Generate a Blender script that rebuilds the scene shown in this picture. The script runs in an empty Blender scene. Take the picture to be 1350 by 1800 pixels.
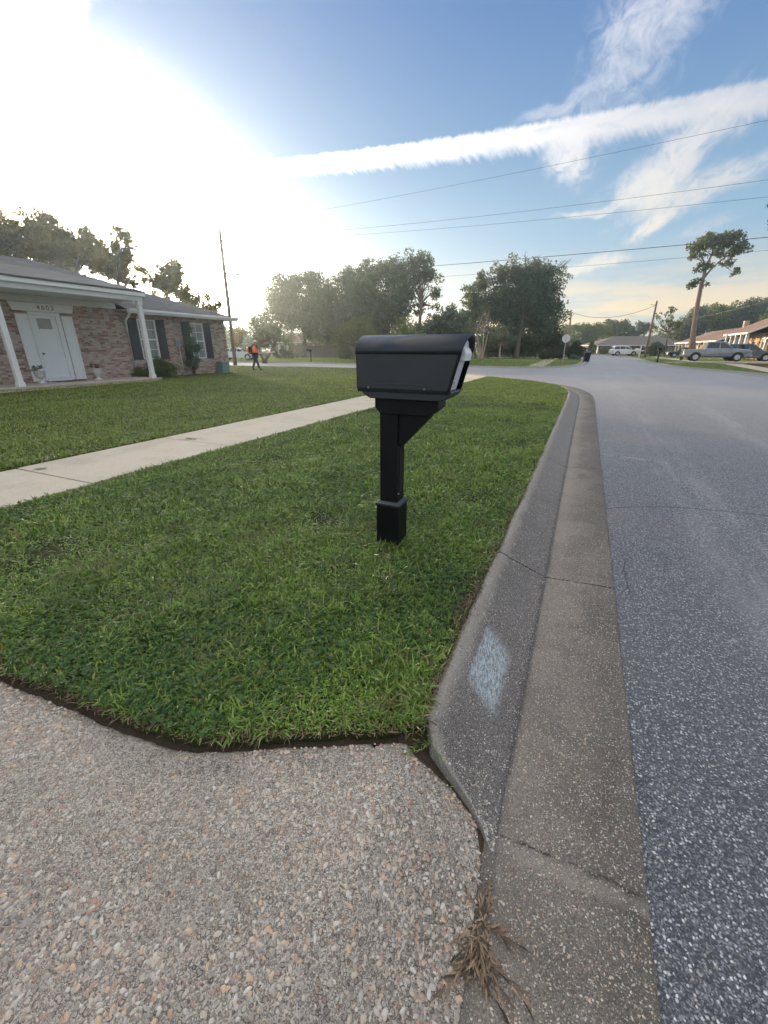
import bpy, bmesh, math, random
import numpy as np
from mathutils import Vector, Matrix
random.seed(4); rng = np.random.default_rng(7)
R = math.radians
S = bpy.context.scene
COL = S.collection

# ------------------------------------------------------------------ camera
CAM_H = 1.3; PITCH = math.atan(287/730); YAW = R(24.65)
cam_d = bpy.data.cameras.new('camera'); cam = bpy.data.objects.new('camera', cam_d); COL.objects.link(cam)
cam.location = (0, 0, CAM_H); cam.rotation_euler = (R(90)-PITCH, 0, YAW)
cam_d.sensor_fit = 'HORIZONTAL'; cam_d.sensor_width = 36; cam_d.lens = 36*730/1350
cam_d.clip_start = .05; cam_d.clip_end = 6000
S.camera = cam
S.view_settings.view_transform = 'Standard'; S.view_settings.look = 'None'
S.view_settings.exposure = 0.40; S.view_settings.gamma = 1
S.cycles.max_bounces = 4; S.cycles.transparent_max_bounces = 8

# survey of the photograph: bearings (in photo pixels) -> points of the real place
def ray(x, y):
    u = (x-675)/730; v = (y-900)/730
    dY = math.cos(PITCH)-v*math.sin(PITCH); dZ = -math.sin(PITCH)-v*math.cos(PITCH)
    return Vector((u*math.cos(YAW)-dY*math.sin(YAW), u*math.sin(YAW)+dY*math.cos(YAW), dZ))
C0 = Vector((0, 0, CAM_H))
def at_z(x, y, z=0): d = ray(x, y); return C0+d*((z-CAM_H)/d.z)
def at_X(x, y, X): d = ray(x, y); return C0+d*(X/d.x)
def at_Y(x, y, Y): d = ray(x, y); return C0+d*(Y/d.y)
def at_d(x, y, D): return C0+ray(x, y)*D
def col_d(x, D, z=0):                      # foot point on a bearing at depth D and height z
    Yc = (D-(CAM_H-z)*math.sin(PITCH))/math.cos(PITCH); Xc = (x-675)/730*D
    return Vector((Xc*math.cos(YAW)-Yc*math.sin(YAW), Xc*math.sin(YAW)+Yc*math.cos(YAW), z))

# ------------------------------------------------------------------ sun + sky
sd = ray(196, 480).normalized()
SUN_EL = math.asin(sd.z); SUN_AZ = math.atan2(sd.x, sd.y)
sun_d = bpy.data.lights.new('sun', 'SUN'); sun = bpy.data.objects.new('sun', sun_d); COL.objects.link(sun)
sun_d.energy = 4.6; sun_d.angle = R(.6); sun_d.color = (1, .66, .34)
sun.rotation_euler = sd.to_track_quat('Z', 'Y').to_euler()

W = bpy.data.worlds.new('World'); S.world = W; W.use_nodes = True
class NT:
    def __init__(s, nt): s.nt = nt; s.L = nt.links
    def n(s, typ, ins=None, **props):
        nd = s.nt.nodes.new(typ)
        for k, v in props.items(): setattr(nd, k, v)
        for k, v in (ins or {}).items(): s.set(nd.inputs[k], v)
        return nd
    def set(s, sock, v):
        if isinstance(v, bpy.types.NodeSocket): s.L.new(v, sock)
        elif v is not None:
            if isinstance(v, tuple) and len(v) == 3 and sock.type == 'RGBA': v = (*v, 1)
            sock.default_value = v
    def m(s, op, a, b=None, c=None, clamp=False):
        nd = s.nt.nodes.new('ShaderNodeMath'); nd.operation = op; nd.use_clamp = clamp
        s.set(nd.inputs[0], a)
        if b is not None: s.set(nd.inputs[1], b)
        if c is not None: s.set(nd.inputs[2], c)
        return nd.outputs[0]
    def vm(s, op, a, b=None, out=0):
        nd = s.nt.nodes.new('ShaderNodeVectorMath'); nd.operation = op
        s.set(nd.inputs[0], a)
        if b is not None: s.set(nd.inputs[1], b)
        return nd.outputs[out]
    def mr(s, v, a, b, c=0., d=1., smooth=True):
        nd = s.nt.nodes.new('ShaderNodeMapRange'); nd.interpolation_type = 'SMOOTHSTEP' if smooth else 'LINEAR'
        s.set(nd.inputs[0], v); s.set(nd.inputs[1], a); s.set(nd.inputs[2], b); s.set(nd.inputs[3], c); s.set(nd.inputs[4], d)
        return nd.outputs[0]
    def mix(s, f, a, b, bt='MIX'):
        nd = s.nt.nodes.new('ShaderNodeMix'); nd.data_type = 'RGBA'; nd.blend_type = bt
        s.set(nd.inputs[0], f); s.set(nd.inputs[6], a); s.set(nd.inputs[7], b)
        return nd.outputs[2]
    def noise(s, vec, scale, detail=4, rough=.55, out=0, dist=0):
        return s.n('ShaderNodeTexNoise', {'Vector': vec, 'Scale': scale, 'Detail': detail, 'Roughness': rough, 'Distortion': dist}).outputs[out]
    def xyz(s, x, y, z): return s.n('ShaderNodeCombineXYZ', {0: x, 1: y, 2: z}).outputs[0]
    def ramp(s, f, stops, interp='LINEAR'):
        nd = s.nt.nodes.new('ShaderNodeValToRGB'); r = nd.color_ramp; r.interpolation = interp
        while len(r.elements) < len(stops): r.elements.new(.5)
        for e, (p, c) in zip(r.elements, stops): e.position = p; e.color = (*c, 1)
        s.set(nd.inputs[0], f); return nd.outputs[0]

w = NT(W.node_tree); W.node_tree.nodes.clear()
gen = w.n('ShaderNodeTexCoord').outputs['Generated']
dirv = w.vm('NORMALIZE', gen)
sky = w.n('ShaderNodeTexSky', sky_type='NISHITA', sun_disc=False, sun_elevation=SUN_EL+R(9), sun_rotation=SUN_AZ, altitude=0, air_density=1.1, dust_density=.8, ozone_density=2.2).outputs[0]
# world-fixed gnomonic chart of the sky facing the open side of the street
AXF = Vector((-math.sin(R(18)), math.cos(R(18)), .55)).normalized()
AXR = AXF.cross(Vector((0, 0, 1))).normalized(); AXU = AXR.cross(AXF).normalized()
dF = w.vm('DOT_PRODUCT', dirv, tuple(AXF), out=1)
dFs = w.m('MAXIMUM', dF, .05)
U = w.m('DIVIDE', w.vm('DOT_PRODUCT', dirv, tuple(AXR), out=1), dFs)
V = w.m('DIVIDE', w.vm('DOT_PRODUCT', dirv, tuple(AXU), out=1), dFs)
def chart(x, y):
    d = ray(x, y).normalized(); k = d.dot(AXF); return d.dot(AXR)/k, d.dot(AXU)/k
front = w.mr(dF, .05, .25)
UV3 = w.xyz(U, V, 0.)
warp = w.vm('SUBTRACT', w.noise(UV3, 2.6, 4, .6, out=1), (.5, .5, .5))
def cloud(px, py, rx, ry, ang=0, soft=.55, scale=5., dens=1., stretch=1.0, rough=.62, wamp=.16, thr=.42):
    """soft patch of cirrus centred on a bearing; radii in photo-degrees-like px"""
    cu, cv = chart(px, py); e = chart(px+40, py); s = math.hypot(e[0]-cu, e[1]-cv)/40
    c, sn = math.cos(R(ang)), math.sin(R(ang))
    uu = w.m('ADD', w.m('SUBTRACT', U, cu), w.m('MULTIPLY', w.n('ShaderNodeSeparateXYZ', {0: warp}).outputs[0], wamp))
    vv = w.m('ADD', w.m('SUBTRACT', V, cv), w.m('MULTIPLY', w.n('ShaderNodeSeparateXYZ', {0: warp}).outputs[1], wamp))
    a = w.m('DIVIDE', w.m('ADD', w.m('MULTIPLY', uu, c), w.m('MULTIPLY', vv, sn)), rx*s)
    b = w.m('DIVIDE', w.m('SUBTRACT', w.m('MULTIPLY', vv, c), w.m('MULTIPLY', uu, sn)), ry*s)
    r = w.m('SQRT', w.m('ADD', w.m('MULTIPLY', a, a), w.m('MULTIPLY', b, b)))
    mask = w.mr(r, 1.0, soft*.4)
    nz = w.noise(w.xyz(w.m('MULTIPLY', a, rx*s*scale/stretch), w.m('MULTIPLY', b, ry*s*scale), px*.01), 5.0, 6, rough, dist=.5)
    d = w.mr(w.m('ADD', nz, w.m('MULTIPLY', mask, .34)), thr+.24, thr+.72)
    return w.m('MULTIPLY', w.m('MULTIPLY', d, mask), dens, clamp=True)
cl = []
# contrail: great band from left to upper right, spreading as it goes right
(u0, v0), (u1, v1), (um, vm_) = chart(420, 296), chart(1350, 160), chart(850, 248)
aL = math.atan2(v1-v0, u1-u0); Lc = math.hypot(u1-u0, v1-v0)
cc, ss = math.cos(aL), math.sin(aL)
du = w.m('SUBTRACT', U, u0); dv = w.m('SUBTRACT', V, v0)
al = w.m('DIVIDE', w.m('ADD', w.m('MULTIPLY', du, cc), w.m('MULTIPLY', dv, ss)), Lc)
am = ((um-u0)*cc+(vm_-v0)*ss)/Lc; bm = -(um-u0)*ss+(vm_-v0)*cc; k2 = bm/(am*(1-am))
ac = w.m('SUBTRACT', w.m('SUBTRACT', w.m('MULTIPLY', dv, cc), w.m('MULTIPLY', du, ss)), w.m('MULTIPLY', w.m('MULTIPLY', al, w.m('SUBTRACT', 1., al)), k2))
edge_n = w.m('SUBTRACT', w.noise(w.xyz(w.m('MULTIPLY', al, 14.), w.m('MULTIPLY', ac, 9.), 0.), 5.0, 5, .68), .5)
streak = w.noise(w.xyz(w.m('ADD', w.m('MULTIPLY', al, 60.), w.m('MULTIPLY', ac, 55.)), w.m('MULTIPLY', ac, 4.), 0.), 1., 3, .6)
ac2 = w.m('ADD', ac, w.m('MULTIPLY', edge_n, .014))
half = w.mr(al, 0., 1., .011, .021, False)
top = w.mr(w.m('DIVIDE', ac2, half), 1.0, .45)
low = w.mr(w.m('DIVIDE', ac2, w.m('MULTIPLY', half, w.m('ADD', .9, w.m('MULTIPLY', streak, 2.1)))), -1.0, -.25)
tn = w.noise(w.xyz(w.m('MULTIPLY', al, 9.), w.m('MULTIPLY', ac, 30.), 2.), 1.5, 5, .6)
trail = w.m('MULTIPLY', w.m('MULTIPLY', top, low), w.mr(tn, .15, .6, .55, 1.))
trail = w.m('MULTIPLY', trail, w.mr(al, -.3, .1))
trail = w.m('MULTIPLY', trail, w.mr(al, .55, 1.15, 1.0, .7))
cl.append(trail)
cl.append(cloud(1130, 60, 190, 150, 70, dens=.62, scale=7, thr=.30))
cl.append(cloud(1190, 20, 150, 90, 20, dens=.5, scale=8, thr=.34))
cl.append(cloud(1015, 265, 85, 75, -40, dens=.85, scale=9, thr=.22))
cl.append(cloud(1195, 280, 190, 70, 52, dens=.85, scale=9, thr=.22, stretch=1.4))
cl.append(cloud(1150, 328, 125, 52, 12, dens=.8, scale=10, thr=.22))
cl.append(cloud(1155, 382, 75, 30, 35, dens=1., scale=10, thr=.22))
cl.append(cloud(1250, 325, 200, 44, 14, dens=.8, scale=12, thr=.24, stretch=2))
cl.append(cloud(1060, 368, 130, 14, 10, dens=.75, scale=14, thr=.27, stretch=2))
cl.append(cloud(1320, 205, 110, 60, 20, dens=.5, scale=9, thr=.3))
cl.append(cloud(1000, 190, 150, 20, 16, dens=.45, scale=8, thr=.3, stretch=2))
cl.append(cloud(1255, 385, 90, 26, 5, dens=.35, scale=9, thr=.3))
cl.append(cloud(1065, 450, 80, 24, 12, dens=.8, scale=18, thr=.22, stretch=1.6))
cl.append(cloud(1010, 470, 80, 20, 10, dens=.7, scale=18, thr=.27, stretch=1.6))
cl.append(cloud(450, 268, 30, 8, 2, dens=.5, scale=18, thr=.27))
cl.append(cloud(230, 75, 14, 9, 30, dens=.5, scale=18, thr=.27))
# bright bank towards the sun, upper left
cl.append(cloud(10, -15, 220, 55, 8, dens=1., scale=4, thr=.16, wamp=.22, soft=1.4))
cl.append(cloud(-20, 130, 95, 240, 10, dens=1., scale=3, thr=.12, wamp=.22, soft=1.4))
ctot = cl[0]
for c_ in cl[1:]:
    ctot = w.m('SUBTRACT', 1., w.m('MULTIPLY', w.m('SUBTRACT', 1., ctot), w.m('SUBTRACT', 1., c_)))
ctot = w.m('MULTIPLY', ctot, front)
# low warm banks towards the horizon
zc = w.n('ShaderNodeSeparateXYZ', {0: dirv}).outputs[2]
dsun = w.m('MAXIMUM', w.vm('DOT_PRODUCT', dirv, tuple(sd), out=1), 0.)
K = 10.0                                       # background strength is 0.1
def kc(c, k=1.): return tuple(v*K*k for v in c)
hz = w.mr(zc, .26, -.02)
blue = w.mix(w.mr(zc, .04, .62), kc((.29, .45, .56)), kc((.055, .148, .375)))
base = w.mix(.86, w.vm('MULTIPLY', sky, (1.0, 1.1, 1.25)), blue)
band_n = w.noise(w.xyz(w.m('MULTIPLY', U, 3.), w.m('MULTIPLY', zc, 26.), 4.), 1.2, 5, .6)
peach = w.m('MULTIPLY', w.mr(zc, .20, .03), w.mr(band_n, .34, .60, .25, 1.0))
base = w.mix(w.m('MULTIPLY', peach, .85), base, kc((1.0, .74, .42)))
dsq = w.vm('NORMALIZE', w.vm('MULTIPLY', dirv, (1., 1., 2.5)))
ssq = Vector((sd.x, sd.y, sd.z*2.5)).normalized()
dsun2 = w.m('MAXIMUM', w.vm('DOT_PRODUCT', dsq, tuple(ssq), out=1), 0.)
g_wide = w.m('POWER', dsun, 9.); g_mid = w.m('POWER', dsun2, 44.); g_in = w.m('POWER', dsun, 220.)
cb = w.m('ADD', .66, w.m('MULTIPLY', w.m('POWER', dsun, 5.), 1.4))
ccol = w.vm('SCALE', (1., 1., 1.)); 
sc = w.nt.nodes.new('ShaderNodeVectorMath'); sc.operation = 'SCALE'; w.set(sc.inputs[0], w.mix(w.mr(zc, .05, .5), kc((1., .92, .80)), kc((.95, .95, 1.0)))); w.set(sc.inputs[3], cb)
base = w.mix(w.m('MULTIPLY', ctot, .93), base, sc.outputs[0])
def add_glow(base, g, col):
    s2 = w.nt.nodes.new('ShaderNodeVectorMath'); s2.operation = 'SCALE'; s2.inputs[0].default_value = kc(col); w.set(s2.inputs[3], g)
    return w.vm('ADD', base, s2.outputs[0])
# unseen bright cloud added overhead and behind, out of frame, to light the ground
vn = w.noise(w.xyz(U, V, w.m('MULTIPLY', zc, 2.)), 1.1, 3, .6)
fill_veil = w.m('MAXIMUM', w.m('MULTIPLY', w.mr(zc, .56, .82), w.mr(vn, .25, .6, .6, 1.)), w.m('MULTIPLY', w.mr(dF, .12, -.25), .42))
base = w.mix(fill_veil, base, kc((1.42, 1.35, 1.26)))
base = add_glow(base, g_wide, (.16, .17, .17))
base = add_glow(base, w.m('MULTIPLY', w.m('POWER', dsun, 4.), w.mr(zc, .36, -.02)), (.80, .72, .58))
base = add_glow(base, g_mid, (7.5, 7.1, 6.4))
base = add_glow(base, w.m('POWER', dsun, 130.), (80., 72., 60.))
base = add_glow(base, g_in, (20., 15., 9.))
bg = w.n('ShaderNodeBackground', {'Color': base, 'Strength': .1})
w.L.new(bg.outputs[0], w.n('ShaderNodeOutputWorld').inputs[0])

# ------------------------------------------------------------------ helpers
def tag(o, label=None, cat=None, group=None, kind=None):
    if label: o['label'] = label
    if cat: o['category'] = cat
    if group: o['group'] = group
    if kind: o['kind'] = kind
    return o
def empty(name, loc, label, cat, rz=0, group=None):
    o = bpy.data.objects.new(name, None); o.empty_display_size = .2
    o.location = loc; o.rotation_euler = (0, 0, rz); COL.objects.link(o)
    return tag(o, label, cat, group)
class MB:
    def __init__(s): s.v = []; s.f = []; s.sm = []
    def add(s, vs, fs, smooth=False):
        o = len(s.v); s.v += [tuple(v) for v in vs]; s.f += [tuple(i+o for i in f) for f in fs]; s.sm += [smooth]*len(fs); return s
    def box(s, x0, x1, y0, y1, z0, z1):
        x0, x1 = min(x0, x1), max(x0, x1); y0, y1 = min(y0, y1), max(y0, y1); z0, z1 = min(z0, z1), max(z0, z1)
        return s.add([(x, y, z) for z in (z0, z1) for x, y in ((x0, y0), (x1, y0), (x1, y1), (x0, y1))],
              [(3, 2, 1, 0), (4, 5, 6, 7), (0, 1, 5, 4), (1, 2, 6, 5), (2, 3, 7, 6), (3, 0, 4, 7)])
    def prism(s, poly, a, b, axis='y', smooth=False):
        """extrude a 2-D outline; axis y: poly is (x,z); axis x: poly is (y,z); axis z: poly is (x,y)"""
        def P(p, t): return (p[0], t, p[1]) if axis == 'y' else ((t, p[0], p[1]) if axis == 'x' else (p[0], p[1], t))
        n = len(poly); vs = [P(p, a) for p in poly]+[P(p, b) for p in poly]
        s.add(vs, [tuple(range(n))[::-1], tuple(range(n, 2*n))])
        o = len(s.v)-2*n
        s.f += [(o+i, o+(i+1) % n, o+n+(i+1) % n, o+n+i) for i in range(n)]; s.sm += [smooth]*n
        return s
    def tube(s, pts, rad, n=8, cap=True):
        pts = [Vector(p) for p in pts]; rs = rad if isinstance(rad, (list, tuple)) else [rad]*len(pts)
        vs = []; 
        for i, p in enumerate(pts):
            t = (pts[min(i+1, len(pts)-1)]-pts[max(i-1, 0)]).normalized()
            a = t.cross(Vector((0, 0, 1))); a = a.normalized() if a.length > 1e-3 else Vector((1, 0, 0)); b = t.cross(a)
            vs += [p+(a*math.cos(2*math.pi*k/n)+b*math.sin(2*math.pi*k/n))*rs[i] for k in range(n)]
        fs = [(i*n+k, i*n+(k+1) % n, (i+1)*n+(k+1) % n, (i+1)*n+k) for i in range(len(pts)-1) for k in range(n)]
        s.add(vs, fs, True)
        if cap: 
            o = len(s.v)-len(vs)
            s.f += [tuple(o+k for k in range(n))[::-1], tuple(o+(len(pts)-1)*n+k for k in range(n))]; s.sm += [False, False]
        return s
    def lathe(s, prof, c=(0, 0, 0), n=20, axis='z'):
        vs = []
        for r, h in prof:
            for k in range(n):
                a = 2*math.pi*k/n; x, y = r*math.cos(a), r*math.sin(a)
                v = (x, y, h) if axis == 'z' else ((x, h, y) if axis == 'y' else (h, x, y))
                vs.append((v[0]+c[0], v[1]+c[1], v[2]+c[2]))
        m = len(prof)
        s.add(vs, [(i*n+k, i*n+(k+1) % n, (i+1)*n+(k+1) % n, (i+1)*n+k) for i in range(m-1) for k in range(n)], True)
        o = len(s.v)-len(vs); s.f += [tuple(o+k for k in range(n))[::-1], tuple(o+(m-1)*n+k for k in range(n))]; s.sm += [False, False]
        return s
    def build(s, name, mat, parent=None, loc=None, bevel=0, fix=True):
        me = bpy.data.meshes.new(name); me.from_pydata(s.v, [], s.f)
        me.polygons.foreach_set('use_smooth', s.sm)
        if fix:
            bm = bmesh.new(); bm.from_mesh(me); bmesh.ops.recalc_face_normals(bm, faces=bm.faces); bm.to_mesh(me); bm.free()
        me.materials.append(mat); o = bpy.data.objects.new(name, me); COL.objects.link(o)
        if parent: o.parent = parent
        if loc: o.location = loc
        if bevel:
            b = o.modifiers.new('bevel', 'BEVEL'); b.width = bevel; b.segments = 2; b.limit_method = 'ANGLE'; b.angle_limit = R(30)
        return o
def np_mesh(name, V_, F_, mat, attr=None, parent=None, smooth=False):
    """V_ (n,3), F_ (m,k) constant-size faces, attr per-face float"""
    me = bpy.data.meshes.new(name); m, k = F_.shape
    me.vertices.add(len(V_)); me.vertices.foreach_set('co', V_.astype(np.float32).ravel())
    me.loops.add(m*k); me.loops.foreach_set('vertex_index', F_.astype(np.int32).ravel())
    me.polygons.add(m); me.polygons.foreach_set('loop_start', np.arange(0, m*k, k, dtype=np.int32))
    if smooth: me.polygons.foreach_set('use_smooth', np.ones(m, bool))
    if attr is not None:
        a = me.attributes.new('rnd', 'FLOAT', 'FACE'); a.data.foreach_set('value', attr.astype(np.float32))
    me.update(calc_edges=True); me.validate()
    me.materials.append(mat); o = bpy.data.objects.new(name, me); COL.objects.link(o)
    if parent: o.parent = parent
    return o
def copy_tree(o, parent=None):
    kids = list(o.children); c = o.copy(); COL.objects.link(c)
    if parent: c.parent = parent
    for k in kids: copy_tree(k, c)
    return c

# ------------------------------------------------------------------ materials
def newmat(name):
    m = bpy.data.materials.new(name); m.use_nodes = True; t = NT(m.node_tree); m.node_tree.nodes.clear()
    out = t.n('ShaderNodeOutputMaterial'); return m, t, out
def bsdf(t, out, col, rough=.7, normal=None, spec=.5, metal=0., sub=None, coat=0):
    b = t.n('ShaderNodeBsdfPrincipled', {'Base Color': col, 'Roughness': rough, 'Specular IOR Level': spec, 'Metallic': metal, 'Coat Weight': coat})
    if normal is not None: t.L.new(normal, b.inputs['Normal'])
    t.L.new(b.outputs[0], out.inputs[0]); return b
def bump(t, h, strength=.5, dist=.01): return t.n('ShaderNodeBump', {'Height': h, 'Strength': strength, 'Distance': dist}).outputs[0]
def objco(t): return t.n('ShaderNodeTexCoord').outputs['Object']
def simple(name, col, rough=.6, var=.12, scale=8, spec=.5, metal=0., bs=0., bscale=40, coat=0):
    m, t, out = newmat(name); c = objco(t); nz = t.noise(c, scale, 5, .6)
    cc_ = t.mix(nz, tuple(v*(1-var*1.6) for v in col), tuple(min(1, v*(1+var*1.6)) for v in col))
    nm = bump(t, t.noise(c, bscale, 4), bs, .01) if bs else None
    bsdf(t, out, cc_, rough, nm, spec, metal, coat=coat); return m
def vor(t, vec, scale, rand=1., feature='F1'): return t.n('ShaderNodeTexVoronoi', {'Vector': vec, 'Scale': scale, 'Randomness': rand}, feature=feature)
def sepx(t, v, i): return t.n('ShaderNodeSeparateXYZ', {0: v}).outputs[i]

def mk_driveway():
    m, t, out = newmat('exposed_aggregate'); c = objco(t)
    cw = t.vm('ADD', c, t.vm('MULTIPLY', t.vm('SUBTRACT', t.noise(c, 60, 2, out=1), (.5, .5, .5)), (.010, .010, .0)))
    matrix = t.mix(t.mr(t.noise(c, 230, 5, .8), .34, .66), (.095, .084, .071), (.64, .59, .51))
    matrix = t.mix(t.mr(t.noise(c, 2.2, 5, .6), .40, .66), matrix, t.mix(.55, matrix, (.38, .345, .315)))
    stones = [(0, (.22, .19, .165)), (.14, (.36, .31, .25)), (.28, (.27, .245, .22)), (.42, (.42, .38, .32)), (.54, (.30, .18, .115)),
              (.63, (.42, .29, .17)), (.72, (.13, .12, .115)), (.79, (.48, .46, .42)), (.88, (.24, .14, .11)), (.94, (.40, .38, .34))]
    col = matrix; hs = []
    for sc_, cut, th in ((190, .25, .46), (112, .38, .46), (68, .66, .44)):
        v = vor(t, t.vm('ADD', cw, (sc_*.013, 0, 0)), sc_); rr = sepx(t, v.outputs['Color'], 0); r2 = sepx(t, v.outputs['Color'], 1)
        ins = t.m('MULTIPLY', t.mr(v.outputs['Distance'], th, th-.10), t.m('GREATER_THAN', r2, cut))
        sc_col = t.ramp(rr, stones, 'CONSTANT')
        sc_col = t.mix(.35, sc_col, t.mix(t.noise(c, 500, 2), (.1, .09, .08), (.6, .55, .5)))
        ring = t.m('MULTIPLY', t.m('MULTIPLY', t.mr(v.outputs['Distance'], th+.10, th-.04), t.mr(v.outputs['Distance'], th-.14, th-.04)), t.m('GREATER_THAN', r2, cut))
        col = t.mix(ins, col, sc_col); col = t.mix(t.m('MULTIPLY', ring, .6), col, (.045, .040, .036))
        hs.append(t.m('MULTIPLY', t.m('MULTIPLY', t.m('SUBTRACT', 1., t.m('MULTIPLY', v.outputs['Distance'], v.outputs['Distance'])), ins), 60./sc_))
    h = t.m('ADD', t.m('MAXIMUM', t.m('MAXIMUM', hs[0], hs[1]), hs[2]), t.m('MULTIPLY', t.noise(c, 300, 4, .7), .35))
    dirt = t.m('MULTIPLY', t.mr(t.noise(c, 1.9, 6, .66), .44, .66), .36)
    col = t.mix(dirt, col, t.mix(.5, col, (.12, .10, .085)))
    # brown staining and black mildew beside the gutter seam
    X = sepx(t, c, 0); Y = sepx(t, c, 1)
    st = t.m('MULTIPLY', t.mr(X, -.38, -.04), t.mr(Y, .92, .62)); st = t.m('MULTIPLY', st, t.mr(t.noise(c, 9, 5), .32, .6))
    col = t.mix(t.m('MULTIPLY', st, .6), col, (.10, .085, .072))
    bsdf(t, out, col, .55, bump(t, h, 1., .011), .5); return m
def mk_kerb():
    m, t, out = newmat('kerb_concrete'); c = objco(t); uv = t.n('ShaderNodeUVMap').outputs[0]
    a = sepx(t, uv, 0); l = sepx(t, uv, 1)
    v1 = vor(t, c, 230); v2 = vor(t, c, 120)
    r1 = sepx(t, v1.outputs['Color'], 0); r2 = sepx(t, v2.outputs['Color'], 0)
    big = t.noise(c, 2.4, 6, .65); fine = t.noise(c, 200, 4, .75)
    pan = t.mix(t.mr(fine, .3, .7), (.065, .056, .048), (.31, .28, .245))
    pan = t.mix(t.mr(big, .42, .60), pan, t.mix(.55, pan, (.06, .056, .052)))
    pan = t.mix(t.m('MULTIPLY', t.mr(t.m('ADD', a, t.m('MULTIPLY', t.noise(c, 9, 5, .7), .16)), .56, .74), .5), pan, (.06, .056, .05))
    pale = t.m('MULTIPLY', t.m('MULTIPLY', t.mr(a, .30, .335), t.mr(a, .50, .34)), t.mr(l, .6, 3.5, .45, 1.))
    pan = t.mix(t.m('MULTIPLY', pale, .55), pan, (.33, .295, .255))
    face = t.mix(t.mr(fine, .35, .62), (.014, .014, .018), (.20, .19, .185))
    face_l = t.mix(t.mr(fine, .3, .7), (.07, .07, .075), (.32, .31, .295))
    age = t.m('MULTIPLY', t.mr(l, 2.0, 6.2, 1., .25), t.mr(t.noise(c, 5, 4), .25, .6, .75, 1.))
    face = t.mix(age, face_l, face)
    wrn = t.mr(t.m('ADD', a, t.m('MULTIPLY', t.m('SUBTRACT', t.noise(c, 22, 5, .7), .5), .10)), .075, .020)
    face = t.mix(t.m('MULTIPLY', wrn, .8), face, t.mix(fine, (.17, .16, .145), (.40, .375, .34)))
    isf = t.mr(t.m('ADD', a, t.m('MULTIPLY', t.m('SUBTRACT', t.noise(c, 14, 4), .5), .012)), .312, .300)
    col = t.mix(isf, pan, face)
    line = t.m('MULTIPLY', t.mr(a, .275, .305), t.mr(a, .32, .308)); col = t.mix(t.m('MULTIPLY', line, .6), col, (.03, .03, .034))
    s1 = t.m('MULTIPLY', t.mr(v1.outputs['Distance'], .46, .34), t.m('GREATER_THAN', r1, .42))
    s2 = t.m('MULTIPLY', t.mr(v2.outputs['Distance'], .40, .30), t.m('GREATER_THAN', r2, .74))
    col = t.mix(t.m('MULTIPLY', t.m('MULTIPLY', s1, isf), .55), col, t.mix(sepx(t, v1.outputs['Color'], 1), (.03, .03, .034), (.66, .65, .62)))
    col = t.mix(t.m('MULTIPLY', s1, t.mr(isf, 0., 1., .75, .35)), col, t.ramp(sepx(t, v1.outputs['Color'], 1), [(0, (.12, .11, .10)), (.3, (.30, .27, .23)), (.6, (.46, .43, .38)), (.85, (.24, .2, .16)), (1, (.7, .68, .62))], 'CONSTANT'))
    col = t.mix(t.m('MULTIPLY', s2, .85), col, t.ramp(sepx(t, v2.outputs['Color'], 1), [(0, (.4, .35, .29)), (.35, (.56, .53, .47)), (.6, (.26, .18, .13)), (.8, (.66, .63, .56))], 'CONSTANT'))
    # worn pale-blue paint patch on the kerb face
    X = sepx(t, c, 0); Y = sepx(t, c, 1)
    q = t.m('ADD', Y, t.m('MULTIPLY', X, .85))
    q = t.m('ADD', q, t.m('MULTIPLY', t.m('SUBTRACT', t.noise(c, 18, 5, .7), .5), .10)); X2 = t.m('ADD', X, t.m('MULTIPLY', t.m('SUBTRACT', t.noise(c, 25, 5, .7), .5), .05))
    pm = t.m('MULTIPLY', t.m('MULTIPLY', t.mr(q, 1.18, 1.27), t.mr(q, 1.68, 1.56)), t.m('MULTIPLY', t.mr(X2, -.268, -.25), t.mr(X2, -.10, -.145)))
    scr = t.noise(t.xyz(t.m('ADD', t.m('MULTIPLY', X, 90.), t.m('MULTIPLY', Y, 25.)), t.m('SUBTRACT', t.m('MULTIPLY', Y, 9.), t.m('MULTIPLY', X, 30.)), 0.), 1.6, 5, .75)
    col = t.mix(t.m('MULTIPLY', pm, t.mr(t.m('ADD', scr, t.m('MULTIPLY', s1, .15)), .40, .62, .05, .85)), col, (.46, .58, .68))
    ck_n = t.m('MULTIPLY', t.m('SUBTRACT', t.noise(c, 12, 5, .7), .5), .06)
    ck = t.m('ABSOLUTE', t.m('SUBTRACT', t.m('ADD', Y, ck_n), .915)); ckm = t.m('MULTIPLY', t.mr(ck, .007, .001), t.m('GREATER_THAN', X, -.02))
    col = t.mix(t.m('MULTIPLY', ckm, t.mr(t.noise(c, 14, 3), .35, .6)), col, (.05, .045, .04))
    lt = t.m('MULTIPLY', t.mr(t.m('ABSOLUTE', t.m('SUBTRACT', t.m('ADD', Y, ck_n), .880)), .03, .012), t.mr(t.noise(c, 7, 4), .42, .55))
    col = t.mix(t.m('MULTIPLY', lt, .35), col, (.33, .30, .265))
    h = t.m('ADD', t.m('ADD', s1, t.m('MULTIPLY', s2, 1.5)), t.noise(c, 220, 4, .7))
    bsdf(t, out, col, .7, bump(t, h, .9, .006), .4); return m
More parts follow.
